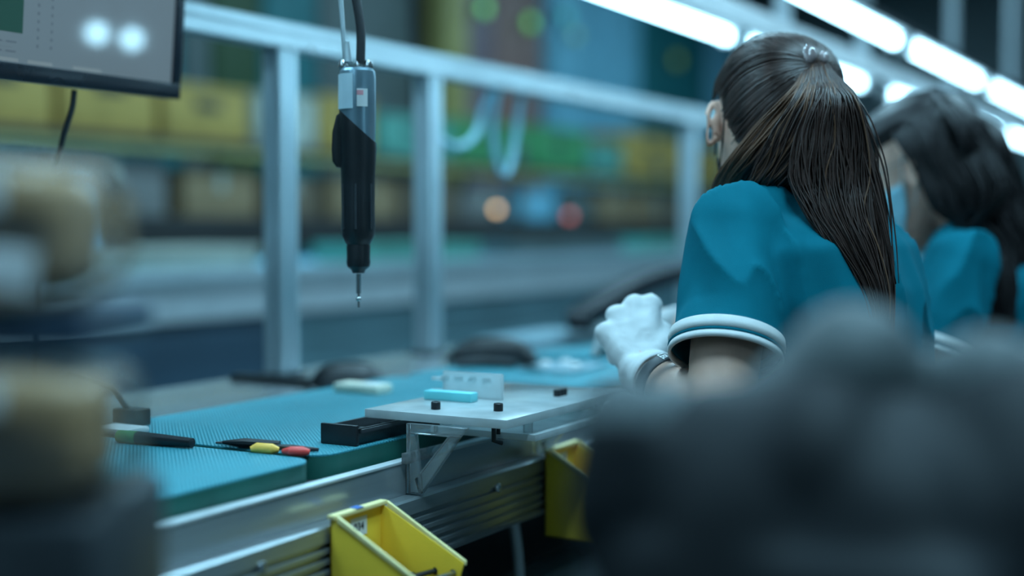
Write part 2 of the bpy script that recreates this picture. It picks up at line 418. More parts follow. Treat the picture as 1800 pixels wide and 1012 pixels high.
# cutters across the seam
def lay(px, py, z): return at(px, py, Z=PZ1 + z)
t = thing('pliers', lay(450, 788, 0), 'black pliers with a yellow grip and a red grip across the pad seam', 'pliers')
MB().tube([lay(380, 778, .003), lay(420, 779, .004), lay(450, 781, .005)], [.0015, .004, .005], 10).build('jaw', M['steel'], t)
MB().tube([lay(392, 777, .006), lay(430, 778, .007), lay(492, 781, .006)], [.002, .0055, .0045], 10).build('arm', M['black'], t)
MB().tube([lay(440, 789, .004), lay(452, 787, .005), lay(478, 789, .005), lay(490, 790, .004)], [.003, .0062, .0062, .003], 12).build('yellow_handle', M['yellow_tool'], t)['label'] = 'yellow handle grip'
MB().tube([lay(498, 793, .004), lay(510, 793, .005), lay(532, 793, .005), lay(544, 794, .004)], [.003, .0055, .0055, .003], 12).build('red_handle', M['red_tool'], t)['label'] = 'red handle grip'
MB().tube([lay(486, 785, .004), lay(515, 787, .004), lay(560, 790, .003)], [.003, .004, .002], 10).build('spring_arm', M['black'], t)
a, b = lay(242, 780, 0), lay(338, 788, 0)
t = thing('marker_pen', (a + b) / 2, 'short black marker with a green end lying at the pad edge', 'pen')
MB().tube([a + V((0, 0, .0075)), b + V((0, 0, .0065))], [.0078, .0058], 14).build('barrel', M['black'], t)
MB().tube([a + V((0, 0, .0075)), a + (a - b) * .35 + V((0, 0, .0075))], [.0078, .0074], 14).build('cap', mat('green plastic', (.08, .25, .08), .4), t)
p = at(212, 760, Z=PZ1)
tag(MB().box((p.x - .02, p.y - .03, PZ1), (p.x + .02, p.y + .03, PZ1 + .008), .0035).build('eraser', M['white']), 'small white eraser lying by the plastic-wrapped packs', 'eraser')
p = at(238, 748, Z=PZ1)
t = thing('cable_connector', (p.x, p.y, PZ1), 'black square connector at the back edge of the near pad', 'connector')
MB().box((p.x - .012, p.y - .012, PZ1), (p.x + .016, p.y + .03, PZ1 + .022), .003).build('housing', M['black'], t)
MB().tube([V((p.x, p.y + .01, PZ1 + .018)), V((p.x - .02, p.y + .02, PZ1 + .05)), V((p.x - .06, p.y + .05, PZ1 + .07)), V((p.x - .12, p.y + .1, PZ1 + .004))], .004, 8).build('lead', M['black_soft'], t)

# ------------------------------------------------------------------ clear acrylic jig
JX0, JX1, JY0, JY1 = 1.32, 1.65, .754, .953
jig = thing('acrylic_jig', (1.48, .85, PZ1), 'clear acrylic assembly jig bolted to the line edge', 'jig')
MB().box((JX0, JY0, .7695), (JX1, JY1, .780), .0009).build('top_plate', M['acrylic_milky'], jig)
MB().box((1.385, .752, .7465), (JX1, .90, .7545), .0008).build('base_plate', M['acrylic_milky'], jig)
def gusset(x):
    b = MB()
    # triangular frame of three bars
    b.prism([(.8828, .769), (.800, .769), (.8105, .757), (.8828, .757)], 'x', x, x + .009, .0008)
    b.prism([(.8828, .757), (.8715, .757), (.8652, .702), (.8652, .686), (.8828, .6855)], 'x', x, x + .009, .0008)
    b.prism([(.8105, .757), (.8255, .757), (.8712, .7035), (.8652, .686), (.8630, .6865)], 'x', x, x + .009, .0008)
    return b
gusset(1.306).build('gusset', M['acrylic'], jig)
gusset(1.62).build('gusset', M['acrylic'], jig)
MB().box((1.296, .876, .722), (1.40, .8828, .735), .0008).build('mounting_strip', M['acrylic'], jig)
pl = at(745, 699, Z=.780); pr = at(895, 699, Z=.780); vx = (pl.x + pr.x) / 2
b = MB(); b.box((vx, pr.y - .004, .780), (vx + .006, pl.y - .012, .813), .0006)
for k in range(2):
    b.box((vx, pl.y - .0125, .780 + .004 + .016 * k), (vx + .006, pl.y + .006, .789 + .016 * k), .0005)
for k in range(4):
    b.box((vx - .0012, pr.y + .012 + k * .021, .803), (vx + .0002, pr.y + .024 + k * .021, .8075))
b.build('upright_plate', M['acrylic_milky'], jig)
a = at(718, 706, Z=.781); c = at(832, 706, Z=.781)
tag(MB().box((c.x - .006, c.y, .780), (c.x + .012, a.y, .792), .002).build('teal_block', M['teal_block']), 'light teal block resting on top of the clear jig', 'block')
def jbolt(px, py, name='bolt'):
    p = at(px, py, Z=.780); g = MB()
    g.lathe([(.0058, 0), (.0058, .0085), (.005, .0095), (.0028, .0095), (.0024, .007)], (p.x, p.y, .780), seg=18)
    g.cyl((p.x, p.y, .752), (p.x, p.y, .780), .0026, seg=12)
    g.cyl((p.x, p.y, .7605), (p.x, p.y, .7668), .0055, .0035, seg=6)
    g.build('bolt', M['black'], jig)
jbolt(766, 719); jbolt(876, 722)
p = at(985, 695, Z=.780); g = MB()
for k in range(3): g.cyl((p.x + .009 * (k - 1), p.y, .780), (p.x + .009 * (k - 1), p.y, .7885), .0052, seg=12)
g.build('clamp_screw', M['black'], jig)
p = at(868, 760, Z=.755); MB().tube([V((p.x, p.y, .770)), V((p.x, p.y, .745)), V((p.x + .012, p.y - .004, .741))], .0028, 10).build('hook_pin', M['black'], jig)
for (x, y) in ((1.40, .77), (1.40, .885), (1.6, .77), (1.6, .885)):
    MB().cyl((x, y, .7545), (x, y, .7695), .006, seg=16).build('spacer', M['acrylic_milky'], jig)

# ------------------------------------------------------------------ yellow bins hung on the rail
def yellow_bin(x0, label):
    x1 = x0 + .092; yb = .8605; yf = .749; zt = .6935; zf = .638; zb = .575; w = .0026
    t = thing('parts_bin', ((x0 + x1) / 2, .81, zb), label, 'parts bin', 'yellow parts bins hooked on the rail')
    b = MB()
    side = [(yb, zt), (yf, zf), (yf + .004, zf - .012), (yf + .016, zb), (yb, zb)]
    b.prism(side, 'x', x0, x0 + w, .0006); b.prism(side, 'x', x1 - w, x1, .0006)
    b.box((x0, yb - w, zb), (x1, yb, zt), .0006)
    b.box((x0, yf + .016, zb), (x1, yb, zb + w), .0004)
    b.prism([(yf + .006, zf - .026), (yf + .0085, zf - .026), (yf + .0185, zb), (yf + .016, zb)], 'x', x0, x1)
    b.build('bin_body', M['yellow'], t)
    r_ = MB()
    r_.box((x0 - .003, yb - .0085, zt - .0025), (x1 + .003, yb + .002, zt + .0025), .0015)
    for xs in (x0 - .0022, x1 - .0018):
        r_.prism([(yb - .01, zt - .0068 + .002), (yf - .001, zf - .003), (yf - .001, zf + .0022), (yb - .01, zt + .0022)], 'x', xs, xs + .004, .0009)
    r_.build('rim', M['yellow_pale'], t)
    h = MB().box((x0 + .01, yb, zt - .03), (x1 - .01, yb + .003, zt - .004)); h.build('hook', M['yellow'], t)
    l_ = MB().box((x0 + .032, yb - w - .0006, zt - .0295), (x0 + .062, yb - w + .0002, zt - .009)); lo = l_.build('paper_tag', M['label'], t)
    tm = text_mesh('034', .0125, Matrix.Translation((x0 + .047, yb - w - .0008, zt - .0195)) @ Matrix.Rotation(math.pi / 2, 4, 'X'))
    to = link('tag_number', tm, M['ink'], lo, smooth=False)
    return t
yellow_bin(1.129, 'yellow parts bin with a white numbered tag, holding metal pins')
yellow_bin(1.613, 'yellow parts bin half hidden below the clear jig')
s = MB().box((1.165, .8515, .6964), (1.178, .862, .6968)); o = s.build('ink_mark', M['blue_ink'], bpy.data.objects['parts_bin'], smooth=False)
# contents
pins = ((1.209, 0.765, 0.6255, 1.35, M['steel']), (1.195, 0.780, 0.6215, .95, M['black']), (1.211, 0.792, 0.6245, 1.15, M['black']), (1.173, 0.790, 0.6180, 1.45, M['steel']), (1.199, 0.810, 0.6180, 1.7, M['black']), (1.163, 0.805, 0.6160, .5, M['black']))
desc = ('bright metal pin across the front of the numbered yellow bin', 'black pin lowest at the front of the numbered yellow bin', 'black pin lying just behind the bright metal pin', 'metal pin half buried beneath the bright metal pin', 'black pin deepest in the numbered yellow bin', 'black pin against the near side of the numbered yellow bin')
for (x, y, z, a, m_), ds in zip(pins, desc):
    d = V((math.sin(a), -math.cos(a) * .6, .02)).normalized() * .033
    c0 = V((x - .012, y, z)); g = MB(); g.tube([c0 - d * .8, c0 + d * .6], .0028, 10); g.tube([c0 + d * .6, c0 + d * .8], [.0042, .0036], 10)
    tag(g.build('metal_pin', m_), ds, 'pin', 'pins in the numbered yellow bin')
tag(MB().box((1.1335, .774, .5785), (1.2165, .8565, .6125), .004).build('small_screws', mat('mixed dark screws', (.06, .06, .06), .4, .6, .8, 160, 1, 160)), 'dark small hardware filling the bottom of the numbered yellow bin', 'screws', kind='stuff')

# cables and hoses under the line
for i, (pts, rad, lab) in enumerate(((((1.42, .9165, .645), (1.44, .9165, .585), (1.47, .90, .53), (1.54, .89, .40), (1.50, .88, .20), (1.52, .86, .012)), .011, 'thick dark cable hanging under the line below the jig'),
                              (((1.60, .914, .645), (1.615, .905, .55), (1.60, .89, .42), (1.57, .86, .25), (1.60, .82, .009)), .008, 'pale ribbed hose hanging beneath the second yellow bin'))):
    tag(MB().tube(catmull(pts, 8), rad, 12).build('cable' if i == 0 else 'hose', M['black_soft'] if i == 0 else M['rod']), lab, 'cable' if i == 0 else 'hose')
tag(MB().cyl((1.2, 1.015, .585), (3.4, 1.015, .585), .024).build('air_pipe', mat('dim blue pipe', (.12, .20, .25), .45, .1, .08, 10)), 'grey pipe running along below the grooved rail', 'pipe')
t = thing('added_dark_box', (1.25, 1.02, 0), 'dark box added for shade under the line beside the hanging cables', 'cabinet')  # dark box added to darken the space below the rail
MB().box((1.02, .995, .0), (1.48, 1.055, .40), .006).build('body', M['dark'], t)
MB().box((1.03, .9915, .03), (1.47, .9955, .38), .004).build('door', M['dark'], t)
MB().box((1.43, .982, .18), (1.445, .994, .24), .003).build('handle', M['steel'], t)

# ------------------------------------------------------------------ tilted monitor above the line
def monitor():
    B = V((1.476, 1.40, 1.188)); tl = math.radians(5)
    u = V((1, 0, 0)); v = V((0, -math.sin(tl), math.cos(tl))); n = V((0, -math.cos(tl), -math.sin(tl)))
    W_, H_ = .56, .335
    Mx = Matrix(((u.x, v.x, n.x, B.x), (u.y, v.y, n.y, B.y), (u.z, v.z, n.z, B.z), (0, 0, 0, 1)))
    t = thing('monitor', B + u * (-W_ / 2), 'tilted computer monitor with a black frame hanging over the line', 'monitor')
    def bx(lo, hi, name, m, bev=0.0, par=t): return MB().box(lo, hi, bev).xf(Mx).build(name, m, par)
    bx((-W_, 0, -.030), (0, H_, -.004), 'back_shell', M['dark'], .004)
    f = MB()
    f.box((-W_, 0, -.004), (0, .022, .006), .0015); f.box((-W_, H_ - .014, -.004), (0, H_, .006), .0015)
    f.box((-W_, .022, -.004), (-W_ + .016, H_ - .014, .006), .0015); f.box((-.016, .022, -.004), (0, H_ - .014, .006), .0015)
    f.xf(Mx).build('bezel', mat('black gloss frame', (.010, .014, .02), .22, 0, .1, 20), t)
    sm = mat('lit grey screen', (.02, .025, .03), .04, 0, .02, 3, emit=(.105, .155, .185), es=1.0)
    scr = bx((-W_ + .016, .022, -.004), (-.016, H_ - .014, .0015), 'screen', sm)
    def flat(lo, hi, name, rgb, par=scr):
        mm = mat(name + ' glow', (.02, .02, .02), .09, 0, .02, 3, emit=rgb, es=1.0)
        return bx((lo[0], lo[1], .0013), (hi[0], hi[1], .0019), name, mm, 0, par)
    flat((-.50, .060), (-.285, .30), 'video_window', (.006, .045, .032))
    flat((-.40, .052), (-.322, .057), 'status_bar', (.13, .02, .02))
    tx = mat('screen text', (.02, .02, .025), .1, emit=(.065, .10, .125), es=1.0)
    for x in (-.262, -.240):
        g = MB()
        for k in range(26):
            if random.random() < .85: g.box((x, .045 + k * .0105, .0013), (x + .003, .049 + k * .0105, .0020))
        g.xf(Mx).build('text_column', tx, scr, smooth=False)
    for k in range(3):
        g = MB()
        for j in range(12):
            if random.random() < .7: g.box((-.53 + j * .02, .047 - k * .006, .0013), (-.53 + j * .02 + random.uniform(.008, .016), .049 - k * .006, .0020))
        g.box((-.53, .0469 - k * .006, .0013), (-.30, .0472 - k * .006, .0019))
        g.xf(Mx).build('text_row', tx, scr, smooth=False)
    g = MB()
    for k, wdt in enumerate((.05, .035, .06, .04, .05)): g.box((-.50 + k * .075, .0235, .0013), (-.50 + k * .075 + wdt, .028, .0020))
    g.xf(Mx).build('task_bar', mat('task bar glow', (.05, .05, .05), .1, emit=(.14, .19, .21), es=1.0), scr, smooth=False)
    a = MB(); a.box((-W_ / 2 - .05, .11, -.045), (-W_ / 2 + .05, .21, -.030), .003); a.xf(Mx)
    a.tube([Mx @ V((-W_ / 2, .16, -.045)), V((1.2, 1.52, 1.345)), V((1.2, 1.572, 1.353))], .016, 14); a.build('bracket', M['dark'], t)
    return t
monitor()
pts = [at(131, 158, Y=1.405), at(127, 190, Y=1.41), at(116, 225, Y=1.42), at(106, 262, Y=1.43), at(70, 420, Y=1.47), at(60, 735, Y=1.5)]
pts[-1].z = .7300
MB().tube(catmull(pts, 6), .0038, 8).build('cord', M['black_soft'], bpy.data.objects['monitor'])

# ------------------------------------------------------------------ hanging electric screwdriver
def screwdriver():
    ax = V((1.371, .998, 0)); rt, tc = RT, -fwd0
    t = thing('electric_screwdriver', (ax.x, ax.y, .917), 'black and silver electric screwdriver hanging by its cords over the belt', 'screwdriver')
    def ring(z, r, sh=0.0, seg=32):
        out = []
        for k in range(seg):
            th = k * math.tau / seg; c = math.cos(th)
            out.append(V((ax.x, ax.y, z + sh * c)) + (rt * c + tc * math.sin(th)) * r)
        return out
    g = MB(); g.loft([ring(z, r) for r, z in ((.010, 1.199), (.019, 1.1985), (.0222, 1.195), (.0230, 1.188), (.0228, 1.145), (.0215, 1.10), (.0205, 1.085))])
    g.build('motor_housing', mat('grey blue metal shell', (.24, .36, .43), .30, .6, .06, 20), t)
    g = MB(); g.loft([ring(1.127, .0231, -.021), ring(1.120, .0236, -.021), ring(1.095, .0226, -.010), ring(1.06, .0212), ring(1.02, .0208), ring(1.000, .0212), ring(.990, .0207), ring(.983, .0172), ring(.979, .0150)])
    g.build('grip', M['black'], t)
    g = MB()
    prof = [(.020, 1.146), (.0265, 1.140), (.0315, 1.120), (.0325, 1.098), (.0315, 1.083), (.0265, 1.076), (.018, 1.074)]
    rings = []
    for w in (-.0055, -.004, .004, .0055):
        rings.append([V((ax.x, ax.y, z)) - rt * (x if abs(w) < .005 else x - .0022) + tc * w for x, z in prof] + [V((ax.x, ax.y, 1.08)) - rt * .012 + tc * w, V((ax.x, ax.y, 1.14)) - rt * .012 + tc * w])
    g.loft(rings); g.build('lever', M['black'], t)
    g = MB(); g.loft([ring(z, r) for r, z in ((.0140, .981), (.0150, .976), (.0146, .962), (.0152, .956), (.0140, .951), (.009, .947), (.0075, .943))])
    g.build('nose', M['black'], t)
    for th in (.6, 1.6, 2.5):
        p = V((ax.x, ax.y, 0)) + (rt * math.cos(th) + tc * math.sin(th)) * .0212
        MB().tube([p + V((0, 0, 1.055)), p + V((0, 0, .998))], .0016, 8).build('grip_groove', M['dark'], t)
    g = MB(); g.cyl((ax.x, ax.y, .942), (ax.x, ax.y, .917), .0031, seg=12); g.cyl((ax.x, ax.y, .917), (ax.x, ax.y, .9), .0016, seg=10); g.ball((ax.x, ax.y, .910), .0032); g.build('bit', M['steel'], t)
    def patch(name, r, a0, a1, z0, z1, m_):
        g = MB(); rows = []
        for z in (z0, z1):
            rows.append([V((ax.x, ax.y, z)) + (rt * math.cos(th) + tc * math.sin(th)) * r for th in [a0 + (a1 - a0) * k / 10 for k in range(11)]])
        inner = [[V((ax.x, ax.y, p.z)) + (p - V((ax.x, ax.y, p.z))) * .975 for p in row] for row in rows]
        ringa = rows[0] + rows[1][::-1]; ringb = inner[0] + inner[1][::-1]
        for i in range(10):
            g.bm.faces.new([g.bm.verts.new(q) for q in (rows[0][i], rows[0][i + 1], rows[1][i + 1], rows[1][i])])
        g.loft([ringa, ringb], cap=False)
        bmesh.ops.remove_doubles(g.bm, verts=list(g.bm.verts), dist=1e-5)
        return g.build(name, m_, t)
    patch('side_plate', .0241, math.radians(98), math.radians(195), 1.1475, 1.191, mat('pale blue plate', (.62, .78, .85), .4, .1, .04, 20))
    patch('sticker', .0236, math.radians(52), math.radians(86), 1.150, 1.172, M['label'])
    patch('sticker_mark', .02375, math.radians(66), math.radians(86), 1.164, 1.170, mat('pink print', (.8, .35, .38), .6))
    g = MB()
    for s_ in (-.018, .002, .014): g.lathe([(.0045, 1.197), (.006, 1.200), (.006, 1.204), (.004, 1.209), (.0015, 1.210)], V((ax.x, ax.y, 0)) + rt * s_, seg=14)
    g.build('strain_relief', M['steel'], t)
    w = MB(); pts = catmull([V((ax.x, ax.y, 1.205)) + rt * .004, V((ax.x, ax.y, 1.25)) + rt * .004, V((ax.x, ax.y, 1.30)) - rt * .004, V((ax.x, ax.y, 1.40)) - rt * .02, V((ax.x, ax.y, 1.9)) - rt * .06], 6)
    w.tube(pts, .0058, 12); w.build('power_cord', M['black_soft'], t)
    w = MB(); pts = [V((ax.x, ax.y, 1.205)) - rt * .0150, V((ax.x, ax.y, 1.30)) - rt * .0215, V((ax.x, ax.y, 1.9)) - rt * .06]
    w.tube(pts, .0030, 10); w.tube([V((ax.x, ax.y, 1.207)) - rt * .012, V((ax.x, ax.y, 1.232)) - rt * .0135], [.0058, .0040], 12); w.build('hanger_cable', M['alu_light'], t)
    return t
screwdriver()
tag(MB().box((1.20, .93, 1.88), (1.50, 1.03, 1.93), .004).build('tool_balancer', M['dark']), 'dark balancer block that the screwdriver cords hang from', 'balancer')
for x in (1.22, 1.48):
    pass
tag(MB().cyl((1.35, .98, 1.925), (1.35, .98, 4.0), .02).build('hanging_rod', M['rod']), 'steel rod holding the screwdriver balancer up', 'rod')

# air hoses looping down from the rail
hose_m = mat('pale blue hose', (.30, .60, .72), .3, 0, .06, 20, trans=.2)
for pts, lab, rr in ((((737, 150), (742, 195), (768, 238), (805, 258), (836, 236), (850, 190), (856, 168)), 'pale blue air hose in a wide loop below the rail', .0085),
                     (((862, 168), (866, 225), (876, 292), (888, 306), (899, 285), (906, 240), (905, 178)), 'pale blue air hose in a narrow loop beside the wide one', .0085)):
    q = [at(x, y, Y=1.635) for x, y in pts]
    q[0] = V((q[0].x, 1.615, 1.330)); q[-1] = V((q[-1].x, 1.615, 1.330))
    tag(MB().tube(catmull(q, 8), rr, 12).build('air_hose', hose_m), lab, 'hose', 'air hoses hung from the rail')

# black drag chain arching up from the belt
def drag_chain():
    pts = catmull([at(x, y, Y=1.36) for x, y in ((1014, 570), (1028, 554), (1060, 536), (1105, 508), (1155, 489), (1205, 478), (1260, 474), (1330, 486), (1380, 520), (1390, 536))], 8)
    L = [0]
    for a, b in zip(pts[:-1], pts[1:]): L.append(L[-1] + (b - a).length)
    n = int(L[-1] / .034); g = MB(); i = 0
    for k in range(n):
        s = (k + .5) * L[-1] / n
        while L[i + 1] < s: i += 1
        p = pts[i].lerp(pts[i + 1], (s - L[i]) / (L[i + 1] - L[i])); tn = (pts[i + 1] - pts[i]).normalized()
        yv = V((0, 1, 0)); nz = tn.cross(yv).normalized()
        Mx = Matrix(((tn.x, yv.x, nz.x, p.x), (tn.y, yv.y, nz.y, p.y), (tn.z, yv.z, nz.z, p.z), (0, 0, 0, 1)))
        b = MB(); b.box((-.0135, -.03, -.022), (.0135, .03, .022), .005); b.box((-.02, -.022, -.014), (.02, .022, .014), .003); b.xf(Mx); g.merge(b.bm)
    return tag(g.build('cable_chain', mat('black chain links', (.012, .015, .02), .34, 0, .1, 30, spec=.3)), 'black jointed cable chain arching up behind the white glove', 'cable chain')
drag_chain()

# ------------------------------------------------------------------ tube lamps over the line
def lamp(x0, x1, y, label, group, zc=1.452, zh=1.478):
    t = thing('tube_lamp', ((x0 + x1) / 2, y, zc - .017), label, 'lamp', group)
    MB().tube([(x0 + .02, y, zc), (x1 - .02, y, zc)], .0155, 16).build('tube', M['tube'], t)
    for xx, s in ((x0, 1), (x1, -1)):
        MB().box((xx if s > 0 else xx - .03, y - .019, zc - .019), (xx + .03 if s > 0 else xx, y + .019, zh), .003).build('end_cap', M['lamp_body'], t)
    MB().prism([(y - .03, zc + .012), (y - .022, zh), (y + .022, zh), (y + .03, zc + .012), (y + .018, zc + .021), (y - .018, zc + .021)], 'x', x0, x1).build('reflector', M['lamp_body'], t)
    return t
gA = 'tube lamps under the pale beam above the belt'; gB = 'tube lamps of the row above the women'
for x0, x1, lab in ((-.9, .25, 'lit tube lamp over the start of the line'), (.45, 1.62, 'lit tube lamp straight above the screwdriver'), (1.83, 3.06, 'long lit tube lamp ending behind the head of the woman with the hair claw'),
                    (3.12, 4.24, 'lit tube lamp whose end shows just behind the hair claw'), (4.53, 5.65, 'lit tube lamp between the heads of the two women'), (5.80, 6.6, 'lit tube lamp emerging above the second woman\'s hair'), (6.85, 7.9, 'lit tube lamp next to last under the pale beam'), (8.1, 9.0, 'lit tube lamp at the far end of the pale beam')):
    lamp(x0, x1, 1.13, lab, gA)
for x0, x1, lab in ((-.3, .85, 'lit tube lamp of the outer row by the start of the line'), (1.05, 2.1, 'lit tube lamp of the outer row above the numbered yellow bin'), (2.22, 3.32, 'bright tube lamp above the hair of the woman with the claw'), (3.40, 4.36, 'bright tube lamp above the second woman\'s head'),
                    (4.50, 5.5, 'third bright tube lamp of the row above the women'), (5.62, 6.6, 'fourth bright tube lamp of the row above the women'), (6.72, 7.7, 'fifth bright tube lamp of the row above the women'), (7.82, 8.8, 'far tube lamp of the row above the women')):
    lamp(x0, x1, .80, lab, gB)
t = thing('lamp_beam', (4, 1.13, 1.478), 'pale steel beam carrying the tube lamps above the belt', 'beam')
MB().prism([(1.095, 1.478), (1.165, 1.478), (1.165, 1.532), (1.095, 1.532)], 'x', -1.0, 9.2, .004).build('channel', M['lamp_body'], t)
for x in (.2, 1.7, 3.45, 4.25, 5.6, 7.0, 8.4):
    MB().box((x - .03, 1.115, 1.53), (x + .03, 1.145, 4.0), .003).build('hanger', M['rod'], t)
t = thing('lamp_rail', (4, .80, 1.478), 'slim dark rail carrying the row of lamps above the women', 'rail')
MB().box((-.4, .785, 1.478), (9.0, .815, 1.50), .002).build('bar', M['dark'], t)
for x in (.5, 2.9, 5.2, 7.5): MB().box((x - .012, .79, 1.498), (x + .012, .81, 4.0), .002).build('hanger', M['dark'], t)
# work lamps of the neighbouring line; unseen near pair added as front fill
bulb_m = mat('bright bulb', (.9, .95, 1), .3, emit=LAMP, es=60.0)
for k, x0 in enumerate((.70, 3.86, 5.5)):
    for j, dx in enumerate((0, .19)):
        t = thing('work_lamp', (x0 + dx, -1.35, 1.26), 'round lit work lamp of the neighbouring line, ' + ('added fill', 'middle', 'far')[k] + ' pair, ' + ('nearer' if j == 0 else 'farther') + ' one', 'lamp', 'round work lamps over the neighbouring line')
        MB().ball((x0 + dx, -1.35, 1.30), .034).build('bulb', bulb_m, t)
        MB().lathe([(.045, 1.325), (.030, 1.355), (.016, 1.365), (.016, 1.40)], (x0 + dx, -1.35, 0)).build('shade', M['lamp_body'], t)
        MB().tube([(x0 + dx, -1.35, 1.395), (x0 + dx, -1.35, 4.0)], .006, 10).build('hanger', M['rod'], t)

# ------------------------------------------------------------------ near bench, rack, wrapped packs, bag
t = thing('workbench', (.3, .2, 0), 'low dark workbench beneath the wrapped packs and the dark bag', 'workbench')
MB().prism([(-.25, -.45), (.97, -.45), (.97, .42), (.80, .50), (.80, .835), (-.25, .835)], 'z', .655, .69, .004).build('top', M['dark'], t)
for x in (-.2, .75):
    for y in (-.4, .78): MB().box((x - .02, y - .02, 0), (x + .02, y + .02, .655), .002).build('leg', M['dark'], t)
def LF(r, f, z): return fwd0 * f + RT * r + V((0, 0, z))
RM = Matrix(((RT.x, fwd0.x, 0, 0), (RT.y, fwd0.y, 0, 0), (0, 0, 1, 0), (0, 0, 0, 1)))
t = thing('storage_rack', LF(-.34, .78, .69), 'dark two-tier rack holding the two plastic-wrapped packs', 'rack')
navy = mat('navy sheet metal', (.03, .06, .10), .4, .1, .1, 12)
MB().box((-.44, .70, .6902), (-.222, .86, .845), .012).xf(RM).build('base_box', M['dark'], t)
MB().box((-.44, .735, .932), (-.236, .88, .952), .004).xf(RM).build('shelf', navy, t)
MB().box((-.44, .735, .845), (-.43, .86, .932), .003).xf(RM).build('upright', navy, t)
def wrapped(name, c, r, seed, label, m_, highlights=()):
    t = thing(name, LF(c[0], c[1], c[2] - r[2]), label, 'wrapped pack', 'plastic-wrapped packs on the dark rack')
    def lump(sc, amp, fr):
        b = MB(); tm = bmesh.new(); bmesh.ops.create_icosphere(tm, subdivisions=5, radius=1)
        for v in tm.verts:
            d = v.co.normalized(); k = (abs(d.x) ** 5 + abs(d.y) ** 5 + abs(d.z) ** 5) ** (-1 / 5)
            q = d * k; w = noise.noise(V((q.x * 1.6, q.y * 1.6, q.z * .7)) * fr + V((seed, 0, 0))); w2 = abs(noise.noise(q * fr * 2.2 + V((0, seed, 3))))
            s = 1 + amp * w - amp * .6 * w2
            zz = q.z * s
            v.co = V((q.x * r[0] * s * sc, q.y * r[1] * s * sc, max(zz * r[2] * sc, -r[2])))
        for f in tm.faces: f.smooth = True
        b.merge(tm); b.xf(RM); 
        for v in b.bm.verts: v.co += LF(c[0], c[1], c[2])
        return b
    lump(.86, .03, 1.2).build('pack', m_, t, sharp=0)
    for lx, lz, hw, hh in highlights:
        g = MB(); g.box((-hw, -.0006, -hh), (hw, .0004, hh), .0003, Matrix.Rotation(.12, 3, 'Y'), None); g.xf(Matrix.Translation(LF(lx, c[1] - r[1] * 1.045, c[2] + lz)) @ RM); g.build('highlight_patch', M['label'], t)  # lamp highlights on the wrap, put in as pale flat patches
    lump(1.0, .10, 1.7).build('plastic_wrap', M['film'], t, sharp=0)
    return t
def film_material():
    m = bpy.data.materials.new('thin crumpled plastic'); m.use_nodes = True; nt = m.node_tree; N = nt.nodes; L = nt.links
    N.remove(N['Principled BSDF']); out = N['Material Output']
    tr = N.new('ShaderNodeBsdfTransparent'); gl = N.new('ShaderNodeBsdfGlossy'); gl.inputs['Roughness'].default_value = .16
    df = N.new('ShaderNodeBsdfDiffuse'); df.inputs[0].default_value = (.8, .85, .88, 1)
    lw = N.new('ShaderNodeLayerWeight'); lw.inputs[0].default_value = .20
    nz = N.new('ShaderNodeTexNoise'); nz.inputs['Scale'].default_value = 26; tc = N.new('ShaderNodeTexCoord'); L.new(tc.outputs['Object'], nz.inputs['Vector'])
    bp = N.new('ShaderNodeBump'); bp.inputs['Strength'].default_value = .5; bp.inputs['Distance'].default_value = .01; L.new(nz.outputs[0], bp.inputs['Height']); L.new(bp.outputs[0], gl.inputs['Normal'])
    m0 = N.new('ShaderNodeMixShader'); m0.inputs[0].default_value = .06; L.new(tr.outputs[0], m0.inputs[1]); L.new(df.outputs[0], m0.inputs[2])
    mx = N.new('ShaderNodeMixShader'); L.new(lw.outputs['Fresnel'], mx.inputs[0]); L.new(m0.outputs[0], mx.inputs[1]); L.new(gl.outputs[0], mx.inputs[2])
    L.new(mx.outputs[0], out.inputs['Surface']); return m
M['film'] = film_material()
tan = mat('brown kraft paper', (.34, .20, .085), .6, 0, .12, 12)
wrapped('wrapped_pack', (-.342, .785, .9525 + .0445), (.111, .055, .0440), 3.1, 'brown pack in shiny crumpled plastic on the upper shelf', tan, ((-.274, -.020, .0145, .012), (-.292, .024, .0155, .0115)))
wrapped('wrapped_pack', (-.318, .755, .8455 + .0410), (.100, .055, .0405), 8.7, 'brown pack in crumpled plastic on the lower tier', tan, ((-.280, .024, .012, .008),))

